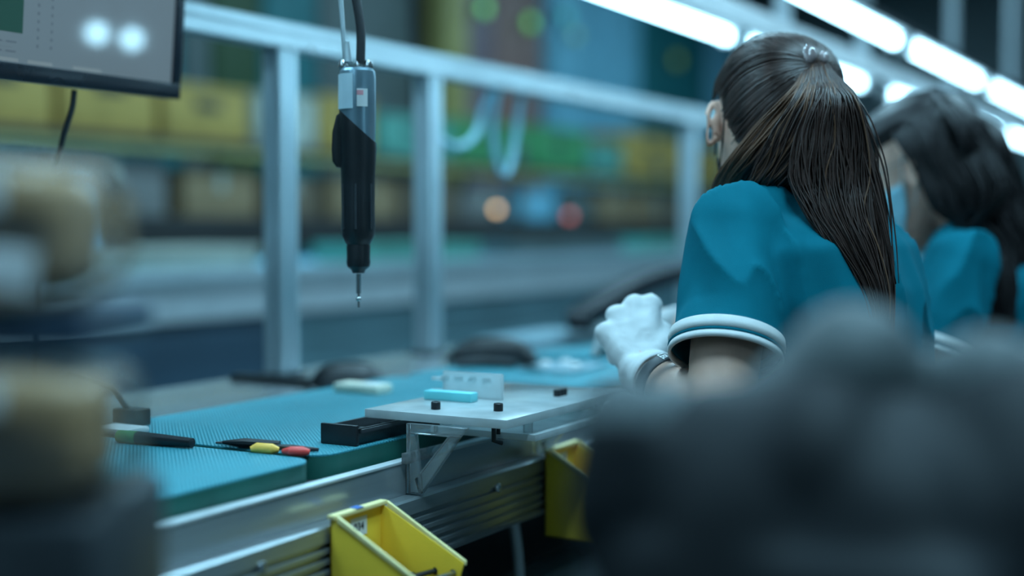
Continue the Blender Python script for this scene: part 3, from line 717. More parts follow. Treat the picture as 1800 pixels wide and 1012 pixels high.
def dark_bag():
    def C(px, py, d): return at(px, py, d=d)
    def lumps(balls, base=None):
        b = MB()
        for px, py, d, r, sc in balls: b.ball(C(px, py, d), r, sc, 24)
        if base: b.box(*base, .03)
        me = remeshed(b, .006, 9)
        for v in me.vertices:
            p = v.co; n = v.normal
            w = noise.noise(V((p.x * 14, p.y * 14, p.z * 6))) * .006 + noise.noise(V((p.x * 34, p.y * 34, p.z * 14)) + V((5, 1, 0))) * .001
            v.co = p + n * w
            if v.co.z < .6905: v.co.z = .6905
        me.update(); return me
    c = C(1480, 1250, .75)
    t = thing('cloth_bag', (c.x, c.y, .69), 'dark bulging bag with its lower shade put into the colour, out of focus in front of the women', 'bag')
    shaded_base = lumps(((1095, 800, .745, .031, (.9, .9, 1.1)), (1080, 890, .74, .032, (.8, .9, 1.4)), (1230, 900, .76, .058, (1, 1, 1.2)), (1440, 830, .74, .056, (1.1, 1, 1)), (1330, 840, .765, .036, (1, 1, 1)), (1790, 810, .735, .058, (1, 1, 1)), (1640, 840, .75, .055, (1, 1, 1)),
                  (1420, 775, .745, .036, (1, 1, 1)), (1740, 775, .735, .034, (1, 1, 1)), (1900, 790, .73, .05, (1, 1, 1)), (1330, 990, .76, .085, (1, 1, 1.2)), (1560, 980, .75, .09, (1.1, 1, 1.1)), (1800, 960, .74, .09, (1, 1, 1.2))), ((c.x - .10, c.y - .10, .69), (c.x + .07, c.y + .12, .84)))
    link('shaded_base', shaded_base, mat('bag cloth darkened for shade', (.011, .014, .017), .6, 0, .15, 14, .15, 300, spec=.25), t, sharp=0)['label'] = 'lower bag with shade put into its colour'  # shade under and between the bulges put in as darker cloth
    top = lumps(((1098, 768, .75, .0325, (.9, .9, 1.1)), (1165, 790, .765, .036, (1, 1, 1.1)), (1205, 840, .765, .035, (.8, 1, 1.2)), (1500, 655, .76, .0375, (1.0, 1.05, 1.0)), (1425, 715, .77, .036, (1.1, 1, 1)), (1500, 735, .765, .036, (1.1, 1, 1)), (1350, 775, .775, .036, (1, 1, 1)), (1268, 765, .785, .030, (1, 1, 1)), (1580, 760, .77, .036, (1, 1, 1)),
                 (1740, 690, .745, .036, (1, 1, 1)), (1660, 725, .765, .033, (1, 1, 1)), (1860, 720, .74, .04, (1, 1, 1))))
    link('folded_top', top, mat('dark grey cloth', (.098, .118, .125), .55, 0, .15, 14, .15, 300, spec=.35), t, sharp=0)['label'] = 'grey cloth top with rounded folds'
    return t
dark_bag()

# ------------------------------------------------------------------ second line and racks behind
def cm(name, rgb, rough=.5, **k): return mat(name, rgb, rough, 0, .12, 5, **k)
B2 = {'teal': cm('teal crate plastic', (.10, .32, .26)), 'green': cm('green crate plastic', (.06, .26, .10)), 'yel': cm('yellow crate plastic', (.42, .27, .07)), 'pale': cm('pale crate plastic', (.42, .44, .38)),
      'tan': cm('brown carton', (.30, .20, .11), .8), 'tan2': cm('dark carton', (.17, .125, .085), .8), 'grey': cm('grey carton', (.20, .19, .18), .7), 'blue': cm('blue painted steel', (.20, .52, .68)), 'dteal': cm('dark teal paint', (.016, .16, .18)),
      'slate': cm('slate paint', (.10, .13, .13)), 'brown': cm('dark brown paint', (.30, .17, .15)), 'ygold': cm('gold painted column', (.38, .33, .12)), 'dgreen': cm('deep green paint', (.028, .07, .026)), 'wood': cm('dark shelf board', (.022, .022, .022), .7), 'violet': cm('dark violet paint', (.24, .17, .20))}
t = thing('background_table', (5, 3.3, 0), 'long second work table running behind the line', 'table')
MB().box((-1.5, 2.98, .79), (13, 3.02, .868), .004).build('edge_beam', mat('table edge aluminium', (.36, .44, .48), .4, .4, .05, 6), t)
MB().box((-1.5, 3.02, .82), (13, 3.75, .864), .003).build('tabletop', B2['blue'], t)
MB().box((-1.5, 2.995, .70), (13, 3.02, .79), .002).build('under_strip', M['rod'], t)
sl = mat('blue grey slats', (.13, .24, .28), .42, .15, .10, 3)
g = MB()
for k in range(9):
    z0 = .02 + k * .075; g.box((3.75, 3.03, z0), (13, 3.05, z0 + .068), .004)
g.build('slat_panel', sl, t)
g = MB()
g.box((-1.5, 3.035, .02), (3.74, 3.05, .70), .003); g.build('dark_panel', mat('dark blue panel', (.035, .075, .115), .45, .1, .15, 2), t)
for x in (-1, 1.2, 3.4, 5.6, 7.8, 10, 12.5): MB().box((x, 3.6, 0), (x + .05, 3.65, .82), .003).build('leg', M['alu'], t)
# crates and cartons on the second table
def crate(x, y, z, w, d, h, m_, label, group, lid=False, name='crate', cat='crate'):
    t = thing(name, (x + w / 2, y + d / 2, z), label, cat, group)
    b = MB(); th = .012
    b.box((x, y, z), (x + w, y + th, z + h), .003); b.box((x, y + d - th, z), (x + w, y + d, z + h), .003)
    b.box((x, y + th, z), (x + th, y + d - th, z + h)); b.box((x + w - th, y + th, z), (x + w, y + d - th, z + h)); b.box((x + th, y + th, z), (x + w - th, y + d - th, z + .01))
    b.build('shell', m_, t)
    r = MB(); r.box((x - .006, y - .006, z + h - .03), (x + w + .006, y + .002, z + h), .003); r.box((x - .006, y + d - .002, z + h - .03), (x + w + .006, y + d + .006, z + h), .003)
    for xs in (x - .006, x + w - .002): r.box((xs, y - .003, z + h - .03), (xs + .008, y + d + .003, z + h))
    r.build('rim', m_, t)
    MB().box((x + w * .35, y - .004, z + h * .55), (x + w * .65, y + .001, z + h * .72), .002).build('handle_slot', M['dark'], t)
    return t
def carton(x, y, z, w, d, h, m_, label, group):
    t = thing('carton', (x + w / 2, y + d / 2, z), label, 'carton', group)
    MB().box((x, y, z), (x + w, y + d, z + h), .004).build('box_body', m_, t)
    MB().box((x + w / 2 - .025, y - .0015, z + h * .55), (x + w / 2 + .025, y + d, z + h + .0015)).build('tape', B2['pale'], t)
    return t
gT = 'boxes and crates on the table behind'; TZ = .8655
# low tray row at table front
for k, (x, w, c, lab) in enumerate(((1.4, 1.25, 'teal', 'long low teal tray at the start of the table behind'), (2.75, .85, 'pale', 'low pale tray behind the first post'), (4.2, .9, 'teal', 'low teal tray behind the screwdriver tip'), (5.4, 1.2, 'slate', 'low slate tray beyond the second post'), (6.9, 1.1, 'teal', 'low teal tray behind the cable chain'))):
    crate(x, 3.05, TZ, w, .22, .075, B2[c], lab, gT, name='low_tray', cat='tray')
# ------------------------------------------------------------------ storage rack
RY0, RY1 = 4.25, 4.75
t = thing('storage_shelving', (5, 4.5, 0), 'long storage shelving with dark boards behind the second table', 'shelving')
for zz, th in ((.55, .04), (1.05, .125), (1.40, .04)): MB().box((.4, RY0, zz - th), (12.4, RY1, zz), .003).build('board', B2['wood'], t)
MB().box((.4, RY0 - .005, 1.335), (12.4, RY0 + .015, 1.362), .002).build('edge_strip', B2['ygold'], t)
MB().box((.4, RY0 - .005, .893), (12.4, RY0 + .015, .930), .002).build('edge_strip', B2['wood'], t)
for x in (.4, 2.85, 5.2, 7.65, 10.0, 12.35):
    for y in (RY0 + .02, RY1 - .06): MB().box((x, y, 0), (x + .05, y + .04, 1.55), .002).build('upright', B2['slate'], t)
gU = 'crates on the upper board of the storage shelving'
up = ((.55, .72, .17, 'teal', 'teal crate seen just under the monitor'), (1.32, .75, .17, 'green', 'dull green crate under the monitor corner'), (2.12, .40, .24, 'pale', 'pale crate at the monitor corner'), (2.56, .72, .32, 'yel', 'big yellow crate to one side of the first post'),
      (3.34, .50, .30, 'yel', 'yellow crate right behind the first post'), (3.90, .52, .31, 'yel', 'yellow crate between the first post and the screwdriver'), (4.48, .56, .26, 'yel', 'yellow crate hidden partly by the screwdriver'), (5.12, .45, .27, 'pale', 'pale crate beside the screwdriver grip'),
      (5.62, .45, .30, 'yel', 'mustard crate in front of the gold column'), (6.15, .75, .24, 'teal', 'teal crate behind the wide hose loop'), (6.96, .90, .27, 'green', 'green crate behind the narrow hose loop'), (7.93, .80, .29, 'green', 'green crate beyond the hose loops'), (8.80, .55, .23, 'teal', 'teal crate below the blue panel'),
      (9.42, .98, .34, 'yel', 'wide yellow crate near the masked woman\'s ear'), (10.48, 1.1, .30, 'yel', 'yellow crate at the far end behind the third post'))
for x, w, h, c, lab in up: crate(x, RY0 + .075, 1.4015, w, .34, h, B2[c], lab, gU)
gL = 'cartons and crates on the middle board of the storage shelving'
mid = ((1.0, .55, .30, 'tan2', 'dark carton under the monitor cord'), (1.62, .40, .26, 'grey', 'grey carton on the shelf beyond the packs'), (2.1, .5, .30, 'slate', 'slate carton on the shelf beneath the pale crate'), (2.7, .42, .28, 'tan2', 'dark carton beneath the big yellow crate'), (3.2, .55, .27, 'grey', 'grey carton left of the first post'), (3.86, .62, .30, 'grey', 'broad grey carton between post and screwdriver'), (4.6, .5, .26, 'tan', 'tan carton behind the screwdriver grip'),
       (5.2, .38, .24, 'tan2', 'dark carton beside the second post'), (5.7, .6, .26, 'tan', 'tan carton right of the second post'), (6.4, .55, .30, 'tan2', 'dark carton below the hose loops'), (7.05, .5, .22, 'grey', 'grey carton by the orange lamp'), (7.65, .6, .26, 'blue', 'blue carton by the red lamp'), (8.35, .5, .22, 'slate', 'slate carton past the red lamp'), (8.95, .55, .30, 'tan', 'tan carton below the wide yellow crate'), (9.6, .7, .31, 'tan', 'largest tan carton near the third post'), (10.45, .8, .3, 'tan2', 'dark carton behind the third post'))
for x, w, h, c, lab in mid: carton(x, RY0 + .075, 1.0515, w, .34, h * .85, B2[c], lab, gL)
# things on the second table
gP = 'packs standing on the table behind'
def pack(x, y, w, d, h, m_, label):
    b = MB(); b.oval([(x, y, TZ), (x, y, TZ + h * .25), (x, y, TZ + h * .7), (x, y, TZ + h * .93), (x, y, TZ + h)], [(w * .46, d * .46), (w * .5, d * .5), (w * .46, d * .5), (w * .36, d * .4), (w * .18, d * .2)], V((1, 0, 0)), 20, 3.2)
    return tag(b.build('soft_pack', m_), label, 'pack', gP)
pack(2.18, 3.52, .20, .2, .34, B2['teal'], 'upright teal soft pack on the table behind, beside the wrapped packs')
pack(2.52, 3.52, .26, .22, .33, B2['pale'], 'beige soft pack beside the teal one on the table behind')
pack(2.86, 3.52, .14, .16, .27, B2['teal'], 'small teal soft pack on the table behind')
pack(3.10, 3.5, .16, .16, .16, B2['blue'], 'small blue soft pack on the table behind')
pack(3.30, 3.6, .12, .12, .30, B2['blue'], 'thin blue soft pack by the first post')
def indicator(p, rgb, e, r, label, rodto=None):
    t = thing('signal_lamp', (p.x, p.y, p.z - r), label, 'signal lamp', 'signal lamps on the gear behind')
    MB().ball(p, r, (1, 1, 1), 16).build('bulb', mat('glow ' + label[:12], rgb, .3, emit=rgb, es=e), t)
    MB().cyl((p.x, p.y, p.z - r * 1.9 if rodto is None else rodto), (p.x, p.y, p.z - r * .7), r * .5, seg=10).build('stem', M['dark'], t)
    return t
indicator(at(873, 368, Y=3.5), (1.0, .58, .25), 3.2, .018, 'orange signal lamp glowing on the table behind', TZ)
indicator(at(1001, 380, Y=3.5), (1.0, .22, .18), .9, .022, 'red signal lamp glowing on the table behind', TZ)
# tall cabinets at the back
def cabinet(x, w, m_, label, y=5.6, d=.7, h=3.5, name='tall_cabinet', cat='cabinet'):
    t = thing(name, (x + w / 2, y + d / 2, 0), label, cat, 'tall cabinets along the back')
    MB().box((x, y, 0), (x + w, y + d, h), .01).build('body', m_, t)
    n = max(1, int(w / .8))
    for k in range(n):
        q = MB().box((x + k * w / n + .02, y - .018, .1), (x + (k + 1) * w / n - .02, y, h - .06), .006).build('door', m_, t)
        MB().box((x + (k + 1) * w / n - .09, y - .035, 1.0), (x + (k + 1) * w / n - .07, y - .016, 1.2), .004).build('handle', M['dark'], q)
    return t
cY = 5.6
def cx(px): return at(px, 100, Y=cY).x
cabinet(-1.0, cx(322) + 1.0 - .02, B2['dteal'], 'teal cabinet wall behind the monitor')
cabinet(cx(322), cx(372) - cx(322) - .02, B2['slate'], 'slate cabinet beside the monitor edge')
cabinet(cx(372), cx(462) - cx(372) - .02, B2['dgreen'], 'deep green cabinet left of the first post top')
cabinet(cx(462), cx(560) - cx(462) - .02, B2['dteal'], 'teal cabinet above the first post')
cabinet(cx(560), cx(728) - cx(560) - .02, B2['slate'], 'wide slate cabinet behind the screwdriver cords')
t = thing('gold_column', ((cx(735) + cx(775)) / 2, cY - .1, 0), 'gold painted column rising behind the second post', 'column')
MB().box((cx(737), cY - .25, 0), (cx(774), cY - .05, 3.5), .01).build('shaft', B2['ygold'], t); MB().box((cx(730), cY - .3, 0), (cx(781), cY - .02, .12), .01).build('plinth', B2['ygold'], t)
cabinet(cx(780), cx(868) - cx(780) - .02, B2['violet'], 'dark violet machine cabinet with a green lamp')
cabinet(cx(868), cx(953) - cx(868) - .02, B2['brown'], 'dark brown machine cabinet beside the blue panel')
cabinet(cx(955), cx(1108) - cx(955) - .02, B2['blue'], 'bright blue cabinet above the overhead rail', y=cY - .1)
cabinet(cx(1112), cx(1242) - cx(1112) - .02, B2['dteal'], 'dark teal cabinet next to the blue one')
cabinet(cx(1244), 1.2, B2['blue'], 'pale blue cabinet behind the masked woman\'s forehead')
for px, py, rgb, e, r, lab in ((852, 14, (.2, .75, .22), 1.1, .05, 'green signal lamp high on the violet cabinet'), (933, 40, (.2, .75, .15), .9, .05, 'green signal lamp high on the brown cabinet'), (996, 28, (.1, .62, .62), .35, .06, 'faint teal signal lamp on the blue cabinet'), (1012, 62, (.35, .7, .35), .4, .04, 'pale green signal lamp on the blue cabinet'), (1190, 106, (.22, .36, .04), .35, .06, 'dim yellow-green signal lamp on the dark teal cabinet')):
    p = at(px, py, Y=cY - (.20 if lab.endswith('blue cabinet') else .10))
    t = thing('signal_lamp', p, lab, 'signal lamp', 'signal lamps on the gear behind')
    MB().ball(p, r, (1, .6, 1), 16).build('bulb', mat('glow ' + lab[:14], rgb, .3, emit=rgb, es=e), t)
    MB().cyl(p + V((0, .01, 0)), p + V((0, .0812, 0)), r * .8, seg=16).build('socket', M['dark'], t)
# far gear beyond the women
pack(9.6, 3.5, .25, .25, .30, B2['tan'], 'tan soft pack on the far table between the women')
pack(11.2, 3.5, .3, .25, .25, B2['pale'], 'beige soft pack on the far table between the women')
for k, (x, y, w, h, c, lab) in enumerate(((10.2, 1.7, .5, 1.45, 'blue', 'blue grey machine tower past the second woman'), (11.3, .9, .5, 1.5, 'slate', 'slate machine tower farthest along the line'), (11.3, .1, .5, 1.35, 'blue', 'blue machine tower beyond the second woman\'s back'))):
    t = thing('machine_tower', (x + w / 2, y + .3, 0), lab, 'machine', 'machine towers at the far end')
    MB().box((x, y, 0), (x + w, y + .6, h), .01).build('body', B2[c], t)
    MB().box((x - .012, y + .06, .7), (x, y + .54, h - .15), .006).build('front_panel', B2['pale'], t)
    MB().box((x - .02, y + .15, h - .45), (x - .011, y + .45, h - .25), .004).build('display', M['dark'], t)

# ------------------------------------------------------------------ the two women
SKIN = mat('warm skin', (.72, .44, .34), .5, 0, .06, 30, .05, 500, sss=.08)
HAIR = mat('dark brown hair', (.050, .027, .022), .38, 0, .3, 3, stretch=(30, 30, 2), spec=.6)
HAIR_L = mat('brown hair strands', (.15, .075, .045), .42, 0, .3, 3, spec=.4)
SHIRT = mat('teal jersey', (.0018, .142, .198), .85, 0, .10, 8, .12, 900, spec=.12)
TRIM = mat('white knit trim', (.80, .82, .82), .75, 0, .03, 60, .15, 900)
PANTS = mat('dark trousers', (.02, .025, .035), .8, 0, .15, 20)
GLOVE = mat('white cotton glove', (.61, .63, .64), .9, 0, .03, 40, .25, 700, sheen=.2)

ZT = [-.120, -.105, -.085, -.06, -.03, 0, .03, .06, .085, .105, .118]
WT = [.014, .035, .049, .059, .067, .072, .075, .073, .063, .043, .012]
FT = [.078, .090, .091, .090, .090, .088, .094, .092, .078, .052, .014]
BT = [.045, .020, -.012, -.052, -.078, -.092, -.098, -.096, -.082, -.055, -.014]
def itp(z, T):
    if z <= ZT[0]: return T[0]
    for a in range(len(ZT) - 1):
        if z <= ZT[a + 1]:
            t = (z - ZT[a]) / (ZT[a + 1] - ZT[a]); t = t * t * (3 - 2 * t) * .5 + t * .5
            return T[a] + (T[a + 1] - T[a]) * t
    return T[-1]
def G(x, s): return math.exp(-(x / s) ** 2)
def head_rings(off=0.0, nz=44, seg=64, face=True):
    rings = []
    for i in range(nz + 1):
        u = i / nz; z = -.120 + .238 * (.5 - .5 * math.cos(math.pi * u))
        w, f, b = itp(z, WT) + off, itp(z, FT) + off, itp(z, BT) - off; zz = z * (1 + off / .12)
        ring = []
        for k in range(seg):
            th = k * math.tau / seg; c, s = math.cos(th), math.sin(th); p = 2.25
            x = w * math.copysign(abs(c) ** (2 / p), c); y = (f + b) / 2 + (f - b) / 2 * math.copysign(abs(s) ** (2 / p), s)
            if face and s > .2:
                d = 0
                d += .026 * G(x, .0095) * (G(z + .038, .016) + .42 * G(z + .012, .022))      # nose
                d += .007 * (G(x - .011, .007) + G(x + .011, .007)) * G(z + .044, .009)
                d -= .011 * (G(x - .033, .015) + G(x + .033, .015)) * G(z - .004, .013)       # eye sockets
                d += .004 * G(x, .05) * G(z - .026, .010)                                      # brow
                d += .006 * G(x, .018) * (G(z + .069, .005) + .9 * G(z + .079, .005))          # lips
                d -= .004 * G(x, .02) * G(z + .074, .003)
                d += .006 * G(x, .018) * G(z + .103, .012)                                     # chin
                y += d
            ring.append(V((x, y, zz)))
        rings.append(ring)
    return rings
def ear(b, side):
    """outer ear: cupped shell with a raised rim, opening forward"""
    rings = []
    for r in (0, .25, .5, .72, .88, 1.0, 1.06):
        ring = []
        for k in range(28):
            th = k * math.tau / 28; yy = math.cos(th) * .0190 * r; zz = math.sin(th) * .034 * r
            if zz < 0: yy *= .78
            yy += .004 * zz / .03 - .010
            out = .004 + .020 * max(0, (-yy + .010) / .03) + .006 * G(r - .92, .16) - .005 * G(r - .45, .3)
            ring.append(V((side * (.066 + out), yy + .002, zz - .004)))
        rings.append(ring)
    back = [[V((p.x - side * .0055, p.y, p.z)) for p in r] for r in rings[::-1]]
    b.loft(rings + back, cap=True)

def person(key, label, P, hd, shirt_seed):
    """P: joints in world coordinates; hd: matrix of the head frame"""
    root = thing('person', (P['pelvis'].x, P['pelvis'].y, 0), label, 'person', 'women in teal polo shirts at the line')
    lat = (P['shR'] - P['shL']).normalized()
    # ---- body, one surface
    b = MB()
    hm = MB(); hm.loft(head_rings()); ear(hm, 1); ear(hm, -1); hm.xf(hd); b.merge(hm.bm)
    skull = hd @ V((0, -.02, -.05)); N = P['neck']
    b.oval([N - (skull - N).normalized() * .06, N, N.lerp(skull, .5), skull], [(.075, .06), (.058, .055), (.050, .052), (.052, .055)], lat, 28)
    def spine(t):
        a, c, d = P['pelvis'], P['chest'], N
        return (a * (1 - t) ** 2 + c * 2 * t * (1 - t) + d * t * t)
    prof = [(0, .165, .120), (.15, .160, .115), (.32, .140, .100), (.5, .145, .105), (.66, .158, .112), (.8, .160, .105), (.9, .125, .085), (.97, .075, .062)]
    b.oval([spine(t) for t, w, d in prof], [(w, d) for t, w, d in prof], lat, 36, 2.4)
    for s in 'LR':
        sh, el, wr, hn = P['sh' + s], P['el' + s], P['wr' + s], P['ha' + s]
        b.tube(catmull([N.lerp(sh, .15) + V((0, 0, -.03)), N.lerp(sh, .6) + V((0, 0, -.015)), sh], 5), [.040] * 5 + [.042] * 5 + [.043], 20)
        b.ball(sh, .044, (1, 1, 1), 20)
        b.tube([sh, sh.lerp(el, .3), sh.lerp(el, .7), el], [.044, .045, .042, .038], 20); b.ball(el, .039)
        b.tube([el, el.lerp(wr, .25), el.lerp(wr, .7), wr], [.038, .040, .031, .026], 20); b.ball(wr, .027)
        b.oval([wr, wr.lerp(hn, .5), hn], [(.026, .02), (.034, .018), (.030, .014)], lat, 16)
        hp = P['pelvis'] + lat * (.09 if s == 'R' else -.09); kn, an = P['kn' + s], P['an' + s]
        b.tube([hp, hp.lerp(kn, .5), kn], [.085, .075, .055], 20); b.ball(kn, .056)
        b.tube([kn, kn.lerp(an, .3), an], [.053, .052, .034], 20)
        fd = (kn - hp); fd.z = 0; fd.normalize()
        b.oval([an - fd * .05 + V((0, 0, -.03)), an + fd * .03 + V((0, 0, -.035)), an + fd * .14 + V((0, 0, -.05)), an + fd * .17 + V((0, 0, -.055))], [(.03, .035), (.036, .04), (.04, .025), (.03, .016)], lat, 16)
    me = remeshed(b, .0042, 3, .4)
    body = link('body', me, SKIN, root, sharp=0)
    # ---- shirt
    b = MB(); o = .016
    sp = [(0, .182, .135), (.15, .178, .132), (.32, .165, .125), (.5, .166, .126), (.66, .172, .130), (.8, .172, .122), (.9, .136, .098), (.955, .088, .074)]
    b.oval([spine(t) + (V((0, 0, -.05)) if t == 0 else V()) for t, w, d in sp], [(w, d) for t, w, d in sp], lat, 40, 2.4)
    cuffs = []
    for s in 'LR':
        sh, el = P['sh' + s], P['el' + s]
        b.tube(catmull([N.lerp(sh, .2) + V((0, 0, -.026)), N.lerp(sh, .62) + V((0, 0, -.006)), sh], 5), [.052] * 5 + [.058] * 5 + [.060], 24)
        b.ball(sh, .0615, (1, 1, 1), 24)
        ax = (el - sh).normalized(); L = P['slv']
        b.tube([sh, sh + ax * L * .35, sh + ax * L * .75, sh + ax * L, sh + ax * (L + .05)], [.0605, .062, .0645, .066, .0665], 36)
        cuffs.append((sh + ax * L, ax, .0662))
    me = remeshed(b, .005, 8, .5)
    bm = bmesh.new(); bm.from_mesh(me)
    for c, ax, r in cuffs:
        near = [v for v in bm.verts if (v.co - c).dot(ax) > -.03 and (v.co - c).length < .115 and ((v.co - c) - ax * (v.co - c).dot(ax)).length < .085]
        ns = set(near); gm = near + [e for e in bm.edges if e.verts[0] in ns and e.verts[1] in ns] + [f for f in bm.faces if all(v in ns for v in f.verts)]
        bmesh.ops.bisect_plane(bm, geom=gm, plane_co=c, plane_no=ax, clear_outer=True, dist=1e-6)
    bm.normal_update()
    shL, elL = P['shL'], P['elL']; axL = (elL - shL).normalized()
    for v in bm.verts:
        p = v.co; q = V((p.dot(lat), p.dot(axL) * .28, p.dot(lat.cross(axL))))
        w = noise.noise(q * 15 + V((shirt_seed, 0, 0))); w2 = noise.noise(q * 32 + V((0, shirt_seed, 2)))
        edge = min((abs((p - c).dot(ax)) if ((p - c).length < .1) else 1) for c, ax, r in cuffs)
        k = min(1, edge / .05)
        v.co = p + v.normal * (max(-.0105, -(abs(w) ** .7) * .022 + .007 + w2 * .004) * k)
    bm.to_mesh(me); bm.free()
    sh_o = link('polo_shirt', me, SHIRT, root, sharp=0)
    so = sh_o.modifiers.new('cloth', 'SOLIDIFY'); so.thickness = .0022; so.offset = -1
    for c, ax, r in cuffs:
        a = ax.orthogonal().normalized(); d = ax.cross(a)
        def band(h0, h1, rr, th=.003):
            g = MB(); prof = [(rr, h0), (rr + .0012, (h0 + h1) / 2), (rr, h1), (rr - th, h1), (rr - th, h0)]
            rings = [[c + ax * h + (a * math.cos(k * math.tau / 60) + d * math.sin(k * math.tau / 60)) * q for k in range(60)] for q, h in prof]
            g.loft(rings + [rings[0]], cap=False); return g
        g = band(-.018, -.0035, r + .0022); w = band(.0005, .0085, r + .0012); g.merge(w.bm)
        g.build('cuff_trim', TRIM, sh_o, sharp=0)['label'] = 'white knit sleeve bands'
        band(-.0037, .0007, r + .0014).build('cuff_line', SHIRT, sh_o, sharp=0)
    # collar: standing band around the neck, white tipped
    nd = (skull - N).normalized(); a = (lat - nd * lat.dot(nd)).normalized(); d = nd.cross(a)
    def coll(h0, h1, r0, r1, th=.003):
        g = MB(); prof = [(r0, h0), (r1, h1), (r1 - th, h1), (r0 - th, h0)]
        rings = [[N + nd * h + (a * math.cos(k * math.tau / 48) * 1.04 + d * math.sin(k * math.tau / 48)) * q for k in range(48)] for q, h in prof]
        g.loft(rings + [rings[0]], cap=False); return g
    coll(-.022, .016, .088, .071).build('collar', SHIRT, sh_o, sharp=0)
    coll(.014, .022, .0722, .0705).build('collar_trim', TRIM, sh_o, sharp=0)['label'] = 'white collar edge'
    # trousers, shoes
    b = MB(); b.oval([spine(-.12), spine(0), spine(.12)], [(.155, .12), (.162, .116), (.145, .104)], lat, 30, 2.3)
    for s in 'LR':
        hp = P['pelvis'] + lat * (.09 if s == 'R' else -.09); kn, an = P['kn' + s], P['an' + s]
        b.tube([hp, hp.lerp(kn, .5), kn], [.098, .088, .070], 20); b.ball(kn, .070); b.tube([kn, kn.lerp(an, .4), an + V((0, 0, .02))], [.068, .066, .055], 20)
    link('trousers', remeshed(b, .008, 4), PANTS, root, sharp=0)
    for s in 'LR':
        kn, an = P['kn' + s], P['an' + s]; hp = P['pelvis']; fd = (kn - hp); fd.z = 0; fd.normalize(); sd = V((fd.y, -fd.x, 0))
        g = MB(); z0 = .001
        g.oval([an - fd * .07 + V((0, 0, z0 + .045 - an.z)), an - fd * .03 + V((0, 0, z0 + .05 - an.z)), an + fd * .06 + V((0, 0, z0 + .045 - an.z)), an + fd * .16 + V((0, 0, z0 + .033 - an.z)), an + fd * .195 + V((0, 0, z0 + .028 - an.z))], [(.03, .044), (.042, .049), (.046, .044), (.046, .032), (.022, .020)], sd, 20, 2.6)
        g.build('shoe', M['black'], root)
    return root, body, sh_o, N, nd

def head_frame(c, az, pitch, roll):
    f = V((math.cos(az), math.sin(az), 0)); r = V((f.y, -f.x, 0)); u = V((0, 0, 1))
    Rm = Matrix(((r.x, f.x, u.x), (r.y, f.y, u.y), (r.z, f.z, u.z))).to_4x4()
    return Matrix.Translation(c) @ Rm @ Matrix.Rotation(-pitch, 4, 'X') @ Matrix.Rotation(roll, 4, 'Y')

def scalp_cap(hd, hairline, thick=.008):
    """hair cap hugging the skull above the hairline; hairline(p) > 0 inside (head coordinates)"""
    rings0 = head_rings(0.0, 70, 96, face=False); rings1 = head_rings(thick, 70, 96, face=False)
    bm = bmesh.new(); rows = []
    for r0, r1 in zip(rings0, rings1):
        row = []
        for p0, p1 in zip(r0, r1):
            k = max(0.0, min(1.0, hairline(p0) / .018)); k = k * k * (3 - 2 * k)
            row.append((bm.verts.new(p0.lerp(p1, k) + (p0.normalized() * -.001)), hairline(p0)))
        rows.append(row)
    n = len(rows[0])
    for a, b in zip(rows[:-1], rows[1:]):
        for i in range(n):
            j = (i + 1) % n; q = (a[i], a[j], b[j], b[i])
            if max(x[1] for x in q) > 0:
                f = bm.faces.new([x[0] for x in q]); f.smooth = True
    bm.faces.new([x[0] for x in rows[-1]])
    bmesh.ops.delete(bm, geom=[v for v in bm.verts if not v.link_faces], context='VERTS')
    fb = MB(); fb.loft(rings1); tree = BVHTree.FromBMesh(fb.bm); fb.bm.free()
    for v in bm.verts: v.co = hd @ v.co
    g = MB(); g.bm.free(); g.bm = bm
    return g, tree
def on_scalp(tree, d, off):
    hit = tree.ray_cast(d.normalized() * .5, -d.normalized())
    return (hit[0] if hit[0] else d.normalized() * .1) + d.normalized() * off

def strand_mesh(g, groups, steps=7, rad=.0011, tip=.35, rnd=None):
    """groups: (n, knots=[(centre, across vector, depth vector)], light share)"""
    rnd = rnd or random.Random(3)
    for n, knots, light in groups:
        for i in range(n):
            r = math.sqrt(rnd.random()); th = rnd.uniform(0, math.tau); u, w = r * math.cos(th), r * math.sin(th)
            wob = V((rnd.uniform(-1, 1), rnd.uniform(-1, 1), rnd.uniform(-1, 1))) * .003
            pts = []
            for j, (c, a, d) in enumerate(knots):
                jit = .16 if j else .02
                pts.append(c + a * (u + rnd.uniform(-jit, jit)) + d * (w + rnd.uniform(-jit, jit)) + wob * (j / len(knots)))
            q = catmull(pts, steps); m_ = len(q); R0 = rad * rnd.uniform(.7, 1.5)
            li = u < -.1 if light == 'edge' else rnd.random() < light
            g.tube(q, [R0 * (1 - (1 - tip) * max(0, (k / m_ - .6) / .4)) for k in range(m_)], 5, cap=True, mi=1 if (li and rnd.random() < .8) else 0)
    return g

